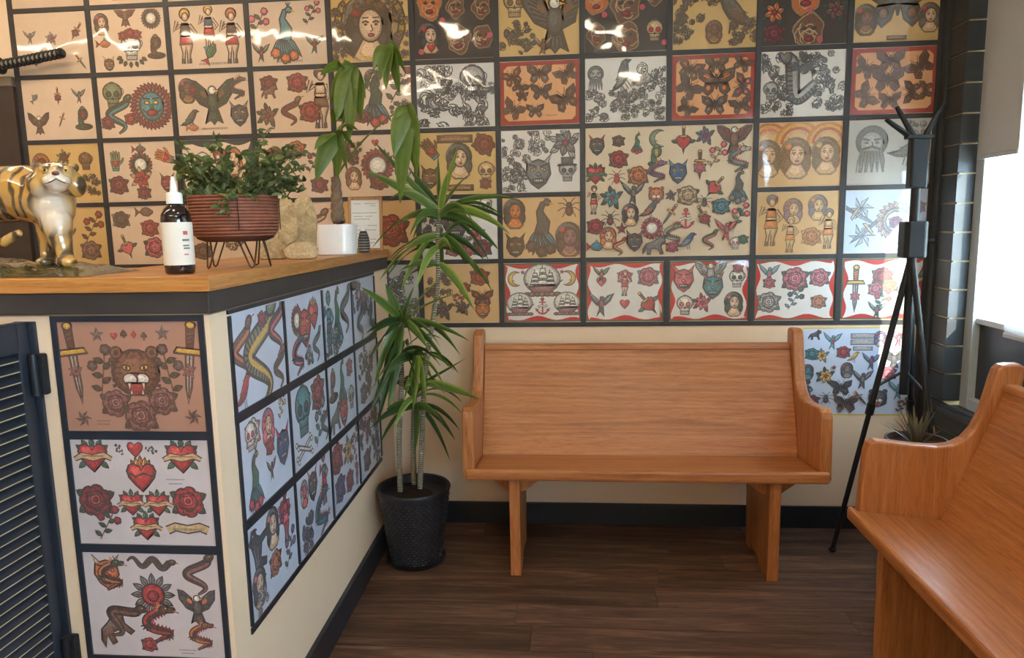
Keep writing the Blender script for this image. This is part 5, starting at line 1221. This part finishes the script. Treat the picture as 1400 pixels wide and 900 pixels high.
# beige fossil-like slab ornament behind the planter
S0 = at(402, 348, -.92); S0.z = CTZ
sb = empty('stone_ornament', tuple(S0), .12)
def slab(nm, cx, cz, rx, rz_, th, y_, lean, seed):
    r_ = random.Random(seed); n = 30; out = []
    for i in range(n):
        a = 2 * PI * i / n; k = 1 + .05 * math.sin(3 * a + seed) + .04 * math.sin(7 * a) + r_.uniform(-.015, .015); out.append((cx + rx * k * math.cos(a), cz + rz_ * k * math.sin(a)))
    z0 = min(p[1] for p in out); out = [(p[0], max(p[1], .0)) for p in out]
    rings = [(.90, -th / 2), (1.0, -th * .2), (1.0, th * .2), (.90, th / 2)]
    v = []
    for kx, yy in rings:
        for p in out:
            xx, zz = cx + (p[0] - cx) * kx, max(0.0, cz + (p[1] - cz) * kx); v.append((xx + lean * zz * .0, y_ + yy + lean * zz, zz))
    f = [(i * n + j, i * n + (j + 1) % n, (i + 1) * n + (j + 1) % n, (i + 1) * n + j) for i in range(3) for j in range(n)] + [tuple(range(n))[::-1], tuple(3 * n + j for j in range(n))]
    b = MB(); b.add(v, f); return b.build(nm, M_stone, sb, bevel=.002)
def stone_mat():
    g = NG('lacy_beige_stone'); v = g.coords(); vo = g.n('ShaderNodeTexVoronoi', feature='DISTANCE_TO_EDGE'); vo.inputs['Scale'].default_value = 75; g.l(v, vo.inputs['Vector'])
    n_ = g.noise(v, 18, 5, .6, 1.0)
    c = g.ramp(n_, [(.3, rgb(150, 124, 86)), (.5, rgb(190, 162, 118)), (.72, rgb(214, 190, 148))]); c = g.mix(.5, c, g.ramp(vo.outputs['Distance'], [(0, (.55, .5, .42)), (.12, (1, 1, 1))]), 'MULTIPLY')
    g.l(c, g.b.inputs['Base Color']); g.val('Roughness', .7); g.bump(vo.outputs['Distance'], .4, .004); return g.m
M_stone = stone_mat()
slab('front_slab', -.010, .125, .036, .084, .018, -.030, .05, 2)
slab('rear_slab', .030, .105, .048, .112, .022, .030, .05, 5)
slab('foot_slab', -.060, .035, .062, .045, .03, -.018, .0, 8)
slab('foot_slab', .040, .026, .058, .034, .03, -.058, .0, 11)
tag(sb, 'beige lacy stone slabs standing upright between the planter and the white pot', 'ornament')

# money tree in a white ribbed pot
Q0 = at(461, 347, -.62); Q0.z = CTZ
wp = empty('white_plant_pot', tuple(Q0))
b = MB(); n = 72
prf = [(.0, 0), (.066, 0), (.072, .003), (.0765, .112), (.0765, .116), (.071, .116), (.069, .10), (0, .10)]
vs_ = []
for (r_, zz) in prf:
    for j in range(n):
        a = 2 * PI * j / n; rib = .0016 * abs(math.sin(a * 18)) if r_ > .06 and zz < .113 and r_ != .069 else 0
        cx_ = abs(math.cos(a)) ** .75 * (1 if math.cos(a) > 0 else -1); sx_ = abs(math.sin(a)) ** .75 * (1 if math.sin(a) > 0 else -1)
        vs_.append(((r_ + rib) * cx_, (r_ + rib) * sx_ * .8, zz))
b.add(vs_, [(i * n + j, i * n + (j + 1) % n, (i + 1) * n + (j + 1) % n, (i + 1) * n + j) for i in range(len(prf) - 1) for j in range(n)])
b.build('pot', M_white, wp, smooth=True, sharp=50)
MB().lathe([(0, .102), (.066, .102), (.06, .106), (0, .108)], 24, sy=.8).build('soil', M_soil, wp)
tag(wp, 'white ribbed plant pot on the counter beside the framed certificate', 'plant pot')
mt = empty('money_tree', (Q0.x, Q0.y, CTZ + .103)); MO = Vector(mt.location)
def ml(u, v, dy=0): return at(u, v, Q0.y + dy) - MO
M_trunk = plain('grey_brown_bark', rgb(120, 98, 76), .85, var=.35, vscale=60, bump=.6)
for ph in range(3):
    pts = []
    for i in range(25):
        t = i / 24; c = ml(462 - 3 * t, 303 - 60 * t); a = 2 * PI * (ph / 3 + t * 1.6); r_ = .012 * (1 - .45 * t); pts.append(c + Vector((math.cos(a) * r_, math.sin(a) * r_, 0)))
    MB().tube(pts, [.0165 - .005 * i / 24 for i in range(25)], 10).build('trunk_strand', M_trunk, mt, smooth=True)
M_pet = plain('green_petiole', rgb(96, 108, 58), .6)
crown = ml(459, 243)
pol = [(461, 183, -.05, [(432, 248), (462, 245), (486, 205), (490, 178), (430, 205), (475, 235)]), (483, 93, -.02, [(460, 165), (478, 192), (494, 165), (438, 103), (500, 135), (452, 140), (486, 150)]), (530, 60, -.03, [(510, 95), (528, 122), (546, 128), (554, 100), (520, 110), (538, 100)]),
       (556, 145, .0, [(539, 215), (547, 278), (570, 240), (574, 185), (537, 180), (558, 225)]), (470, 160, .02, [(455, 172), (478, 180), (485, 168), (468, 150), (452, 160)])]
for (u, v, dy, tips) in pol:
    e = ml(u, v, dy); ctl = crown * .5 + e * .5 + Vector((-.02 if u > 500 else 0, 0, .05))
    MB().tube(bez(crown, ctl, e, 12), [.0045 - .0022 * i / 12 for i in range(13)], 7).build('petiole', M_pet, mt, smooth=True)
    for i, (tu, tv) in enumerate(tips):
        tp_ = ml(tu, tv, dy + random.uniform(-.07, .03)); L = (tp_ - e).length
        g_ = random.random(); cm = rgb(84 + 24 * g_, 110 + 16 * g_, 46 + 10 * g_); ce = rgb(104 + 24 * g_, 128 + 16 * g_, 56)
        leaf_mesh('leaf', L, min(.075, max(.040, L * .36)), .0, M_leaf, mt, e, tp_, side=(1, -.3, 0), cols=(cm, ce), up=(0, -.02, .035), fold=.15)
tag(mt, 'money tree with braided trunk and drooping palmate leaves in the white ribbed pot', 'plant')

# framed certificate and small dark vase
c0 = at(498, 343, -.30)
fr = empty('framed_certificate', (c0.x, -.27, CTZ), .10)
fw, fh = .148, .235; fr.rotation_euler = (math.radians(-9), 0, .10)
for a in ((-fw / 2, -fw / 2 + .012, 0, fh), (fw / 2 - .012, fw / 2, 0, fh)): MB().box(a[0], a[1], -.012, .004, a[2], a[3]).build('frame_stile', M_frame_wood, fr, bevel=.002)
for a in ((-fw / 2 + .012, fw / 2 - .012, 0, .012), (-fw / 2 + .012, fw / 2 - .012, fh - .012, fh)): MB().box(a[0], a[1], -.012, .004, a[2], a[3]).build('frame_rail', M_frame_wood, fr, bevel=.002)
MB().box(-fw / 2 + .011, fw / 2 - .011, -.004, .003, .011, fh - .011).build('document', plain('certificate_paper', rgb(226, 222, 214), .5, var=.02), fr)
b = MB(); r_ = random.Random(4)
for zz, seg in ((.205, [(-.05, -.02), (-.005, .045)]), (.196, [(.02, .045)]), (.165, [(-.055, .05)]), (.150, [(-.05, -.01), (.0, .03)]), (.138, [(-.05, .02)]), (.11, [(-.05, -.03), (.01, .05)]), (.09, [(-.05, .045)]), (.075, [(-.05, .01)]), (.05, [(-.04, -.01), (.02, .045)]), (.035, [(.02, .04)])):
    for x0_, x1_ in seg:
        x_ = x0_
        while x_ < x1_:
            l_ = r_.uniform(.004, .01); b.box(x_, min(x_ + l_, x1_), -.0044, -.0040, zz, zz + .0025); x_ += l_ + .002
b.build('document_lines', plain('grey_print', rgb(128, 124, 120), .7), fr)
tag(fr, 'wooden framed certificate leaning at the back of the counter', 'frame')
vz = at(498, 345, -.42); vz.z = CTZ
va = empty('small_vase', tuple(vz))
MB().lathe([(0, 0), (.020, 0), (.0235, .008), (.0245, .035), (.022, .060), (.015, .082), (.012, .088), (0, .088)], 24).build('vase_body', plain('dark_grey_weave', rgb(62, 58, 56), .6), va, smooth=True, sharp=50)
for i in range(7):
    zz = .008 + i * .011; r_ = .0252 if i < 4 else .0252 - (i - 3) * .0026; MB().lathe([(r_ - .001, zz), (r_ + .0012, zz + .002), (r_ - .001, zz + .004)], 24, cap=False).build('woven_band', plain('pale_weave', rgb(150, 144, 134), .6), va, smooth=True)
MB().lathe([(0, .088), (.010, .088), (.011, .096), (.007, .103), (0, .105)], 16).build('stopper', M_plastic, va, smooth=True, sharp=60)
tag(va, 'small dark woven-pattern vase with white stopper in front of the certificate', 'vase')

# ------------------------------------------------------------------ tall dracaena in a woven black pot
DP = Vector((1.925, -.40, 0))
wk = empty('woven_plant_pot', tuple(DP))
prf = [(0, 0), (.108, 0), (.112, .006), (.126, .10), (.142, .22), (.153, .305), (.157, .318), (.160, .328), (.156, .336), (.148, .334), (.142, .30), (0, .285)]
def woven():
    g = NG('black_woven_fibre'); v = g.coords((1, 1, 1)); f = g.noise(v, 70, 3); g.l(g.ramp(f, [(.35, rgb(24, 24, 28)), (.7, rgb(48, 48, 54))]), g.b.inputs['Base Color']); g.val('Roughness', .45); g.bump(f, .4, .002); return g.m
M_weave = woven()
MB().lathe(prf, 48).build('pot', M_weave, wk, smooth=True, sharp=50)
b = MB(); cb_ = MB()
for i in range(23):          # raised weave knots in rows
    zz = .018 + i * .0125; rad_ = .1125 + (zz - .006) * .137
    for j in range(40):
        a = 2 * PI * (j + .5 * (i % 2)) / 40; ca, sa = math.cos(a), math.sin(a)
        if j % 2 == 0:
            cb_.add([((rad_ - .001) * ca - sa * q[0], (rad_ - .001) * sa + ca * q[0], zz + q[1]) for q in ((-.0022, 0), (0, -.0022), (.0022, 0), (0, .0022))] + [((rad_ + .0022) * ca, (rad_ + .0022) * sa, zz)], [(0, 1, 4), (1, 2, 4), (2, 3, 4), (3, 0, 4)])
        else:
            b.add([((rad_ - .002) * ca - sa * q[0], (rad_ - .002) * sa + ca * q[0], zz + q[1]) for q in ((-.008, -.0045), (.008, -.0045), (.008, .0045), (-.008, .0045))] + [((rad_ + .0025) * ca - sa * q, (rad_ + .0025) * sa + ca * q, zz) for q in (-.005, .005)], [(0, 1, 5, 4), (3, 4, 5, 2), (0, 4, 3), (1, 2, 5)])
b.build('weave', M_weave, wk)['kind'] = 'stuff'
cb_.build('pale_weave_dots', plain('pale_fibre', rgb(136, 140, 150), .5), wk)['kind'] = 'stuff'
MB().lathe([(0, .288), (.141, .288), (.141, .292), (0, .296)], 32).build('soil', M_soil, wk)
MB().lathe([(0, -.0), (.125, 0), (.130, .010), (.126, .010), (.12, .004), (0, .004)], 32).build('saucer', M_metal, wk, smooth=True, sharp=40)
tag(wk, 'black woven floor pot holding the tall dracaena', 'plant pot')
dc = empty('dracaena', (DP.x, DP.y, .294)); DO = Vector(dc.location)
def dl(u, v, dy=0): return at(u, v, DP.y + dy) - DO
def cane_mat():
    g = NG('ringed_cane'); v = g.coords(); wv = g.n('ShaderNodeTexWave', wave_type='BANDS'); wv.bands_direction = 'Z'; wv.inputs['Scale'].default_value = 34; wv.inputs['Distortion'].default_value = 6; wv.inputs['Detail'].default_value = 2; g.l(v, wv.inputs['Vector'])
    g.l(g.ramp(wv.outputs['Fac'], [(.2, rgb(112, 106, 84)), (.6, rgb(142, 134, 110)), (.95, rgb(172, 166, 146))]), g.b.inputs['Base Color']); g.val('Roughness', .8); g.bump(wv.outputs['Fac'], .5, .003); return g.m
M_cane = cane_mat()
def smooth_path(pts, n=24):
    pts = [Vector(p) for p in pts]; out = []
    P_ = [pts[0]] + pts + [pts[-1]]
    for i in range(1, len(P_) - 2):
        for k in range(8):
            t = k / 8; a, b_, c_, d_ = P_[i - 1], P_[i], P_[i + 1], P_[i + 2]
            out.append(.5 * ((2 * b_) + (c_ - a) * t + (2 * a - 5 * b_ + 4 * c_ - d_) * t * t + (3 * b_ - a - 3 * c_ + d_) * t ** 3))
    out.append(pts[-1]); return out
def cane(path, r0, r1):
    pts = smooth_path(path); n = len(pts); MB().tube(pts, [r0 + (r1 - r0) * i / (n - 1) for i in range(n)], 10).build('cane', M_cane, dc, smooth=True)
cane([dl(574, 668, -.03), dl(577, 600, -.02), dl(579, 545, .0), dl(584, 490, .0), dl(593, 430, .01), dl(599, 380, .01), dl(598, 330, .0), dl(601, 285, .0)], .0115, .009)
cane([dl(547, 672, .0), dl(546, 600, .0), dl(549, 520, .0), dl(547, 470, .0), dl(549, 440, .0)], .0115, .010)
cane([dl(566, 662, .05), dl(565, 610, .04), dl(566, 560, .02), dl(567, 500, .0)], .012, .011)
rd = random.Random(12)
GREENS = [(rgb(90, 120, 56), rgb(152, 164, 82)), (rgb(76, 108, 54), rgb(128, 146, 74)), (rgb(116, 146, 64), rgb(188, 192, 100)), (rgb(62, 90, 52), rgb(100, 120, 66))]
def dleaf(b, t, dyb, dyt, w, lift, g=None):
    def clear(u, v, dy):          # keep leaves in front of the counter's side
        y_ = DP.y + dy
        for _ in range(60):
            q = at(u, v, y_)
            if q.z > 1.37 or q.x > cface(q.y) + .035: break
            y_ -= .015
        if q.y > -.03: q = at(u, v, -.03)
        return q - DO
    e0, e1 = clear(b[0], b[1], dyb), clear(t[0], t[1], dyt); w *= 1.35; lift = lift * .8
    cm, ce = GREENS[g if g is not None else rd.randrange(4)]
    leaf_mesh('leaf', (e1 - e0).length, w, lift, M_leaf, dc, e0, e1, side=(.75, -.1, .5), n=10, cols=(cm, ce), fold=.3)
# crown of the tall cane
A_ = (602, 290)
for t, dy, w, lf, g in (((628, 197), -.02, .034, .0, 2), ((599, 212), .02, .018, .0, 1), ((511, 193), .04, .020, -.02, 1), ((500, 234), -.06, .032, .02, 0), ((704, 272), -.02, .030, .07, 0), ((697, 320), -.12, .034, .10, 2), ((682, 342), -.02, .036, .07, 1), ((690, 300), .1, .026, .08, 3),
                        ((508, 340), -.05, .024, .12, 1), ((531, 312), .05, .030, .06, 3), ((560, 232), .08, .022, .02, 3), ((640, 240), .10, .024, .03, 0), ((612, 235), -.10, .022, .02, 2)):
    dleaf(A_, t, 0, dy, w, lf, g)
A2 = (601, 322)
for t, dy, w, lf, g in (((520, 382), -.08, .036, .09, 0), ((534, 352), .02, .034, .06, 3), ((655, 378), -.06, .030, .07, 1), ((662, 356), .05, .028, .07, 3), ((548, 398), -.03, .030, .10, 2)): dleaf(A2, t, 0, dy, w, lf, g)
A3 = (600, 362)
for t, dy, w, lf, g in (((648, 424), -.08, .040, .05, 2), ((545, 372), -.04, .026, .05, 1), ((528, 402), .04, .030, .06, 3)): dleaf(A3, t, .0, dy, w, lf, g)
# crown of the middle cane
B_ = (549, 438)
for t, dy, w, lf, g in (((494, 393), -.06, .026, .02, 0), ((527, 388), .03, .030, .0, 1), ((604, 378), -.03, .030, .0, 0), ((624, 402), -.05, .020, .03, 2), ((566, 392), .05, .020, .0, 1), ((500, 456), -.05, .026, .05, 3), ((506, 490), .0, .028, .07, 3), ((512, 528), -.08, .030, .09, 0), ((586, 478), -.08, .040, .03, 2),
                        ((537, 522), -.08, .034, .05, 1), ((641, 466), -.04, .028, .05, 0), ((613, 502), -.02, .028, .07, 1), ((522, 540), .06, .028, .09, 3), ((494, 470), .05, .020, .06, 3), ((575, 455), .08, .024, .06, 3)): dleaf(B_, t, 0, dy, w, lf, g)
B2 = (548, 478)
for t, dy, w, lf, g in (((508, 560), -.05, .028, .05, 3), ((530, 566), -.08, .026, .04, 1), ((515, 585), .02, .026, .07, 3), ((500, 548), .03, .022, .06, 0)): dleaf(B2, t, 0, dy, w, lf, g)
# short cane
C_ = (567, 482)
for t, dy, w, lf, g in (((564, 560), -.12, .062, .02, 2), ((582, 552), -.10, .050, .02, 2), ((637, 490), -.05, .040, -.01, 0), ((656, 546), -.10, .042, .02, 2), ((552, 548), -.11, .040, .02, 0), ((600, 530), .02, .034, .05, 1), ((530, 520), .04, .030, .05, 3)): dleaf(C_ if t[0] < 600 else (579, 525), t, 0, dy, w, lf, g)
D_ = (567, 556)
for t, dy, w, lf, g in (((566, 622), -.10, .056, .02, 1), ((622, 602), -.05, .034, .09, 3), ((628, 588), .02, .026, .10, 3), ((606, 580), -.06, .030, .06, 1), ((506, 586), -.05, .032, .08, 3), ((520, 606), .02, .026, .09, 3), ((615, 630), .03, .024, .12, 3), ((528, 560), -.08, .030, .04, 1), ((598, 570), -.12, .03, .04, 0)): dleaf(D_, t, 0, dy, w, lf, g)
for (u, v), n, l0, l1, wd in (((601, 300), 9, .20, .30, .030), ((600, 340), 8, .18, .28, .030), ((549, 442), 10, .18, .28, .030), ((548, 486), 9, .18, .26, .028), ((567, 490), 10, .16, .24, .036), ((567, 545), 11, .16, .25, .032)):
    for i in range(n):
        a = 2 * PI * (i + rd.random() * .7) / n; el = rd.uniform(-.55, .75); L = rd.uniform(l0, l1); b0 = dl(u, v)
        tipv = b0 + Vector((math.cos(a) * math.cos(el), math.sin(a) * math.cos(el) * .75, math.sin(el) - .25)) * L; wt = tipv + DO
        if wt.y > -.03 or (wt.z < 1.37 and wt.x < cface(wt.y) + .035): continue
        cm, ce = GREENS[rd.randrange(4)]
        leaf_mesh('leaf', L, wd * rd.uniform(.9, 1.3), L * .42, M_leaf, dc, b0, tipv, side=(.5, -.1, .4), n=10, cols=(cm, ce), fold=.3)
tag(dc, 'tall dracaena with three ringed canes and long arching striped leaves', 'plant')

# ------------------------------------------------------------------ spiky plant in the corner behind the cropped pew
K0 = Vector((3.86, -.70, 0)); KH = at(1250, 600, -.70).z
kp_ = empty('corner_plant_pot', tuple(K0))
MB().lathe([(0, 0), (.075, 0), (.080, .008), (.098, KH - .025), (.104, KH - .015), (.104, KH), (.096, KH), (.092, KH - .025), (0, KH - .03)], 32).build('pot', plain('brown_planter', rgb(74, 56, 46), .5), kp_, smooth=True, sharp=50)
MB().lathe([(0, KH - .029), (.0925, KH - .029), (.0925, KH - .025), (0, KH - .019)], 24).build('soil', M_soil, kp_)
tag(kp_, 'tall dark brown planter in the corner behind the cropped pew', 'plant pot')
ap = empty('spiky_plant', (K0.x, K0.y, KH - .02))
for i in range(26):
    a = rd.uniform(0, 2 * PI); el = rd.uniform(.25, 1.35); L = rd.uniform(.10, .17)
    tip = Vector((math.cos(a) * math.cos(el) * L, math.sin(a) * math.cos(el) * L * .8, math.sin(el) * L)); g_ = rd.random()
    leaf_mesh('leaf', L, .014, .01, M_leaf, ap, Vector((math.cos(a) * .012, math.sin(a) * .012, .0)), tip, n=5, cols=(rgb(96 + 20 * g_, 92, 70), rgb(120, 110, 84)), fold=.4)
tag(ap, 'small spiky grey-green plant peeking over the cropped pew arm', 'plant')
st_ = MB().tube([(4.165, -.42, .012), (4.16, -.10, .78)], .007, 8).build('wooden_stick', M_frame_wood, smooth=True, sharp=40)
tag(st_, 'thin pale wooden stick leaning in the corner behind the spiky plant', 'stick')
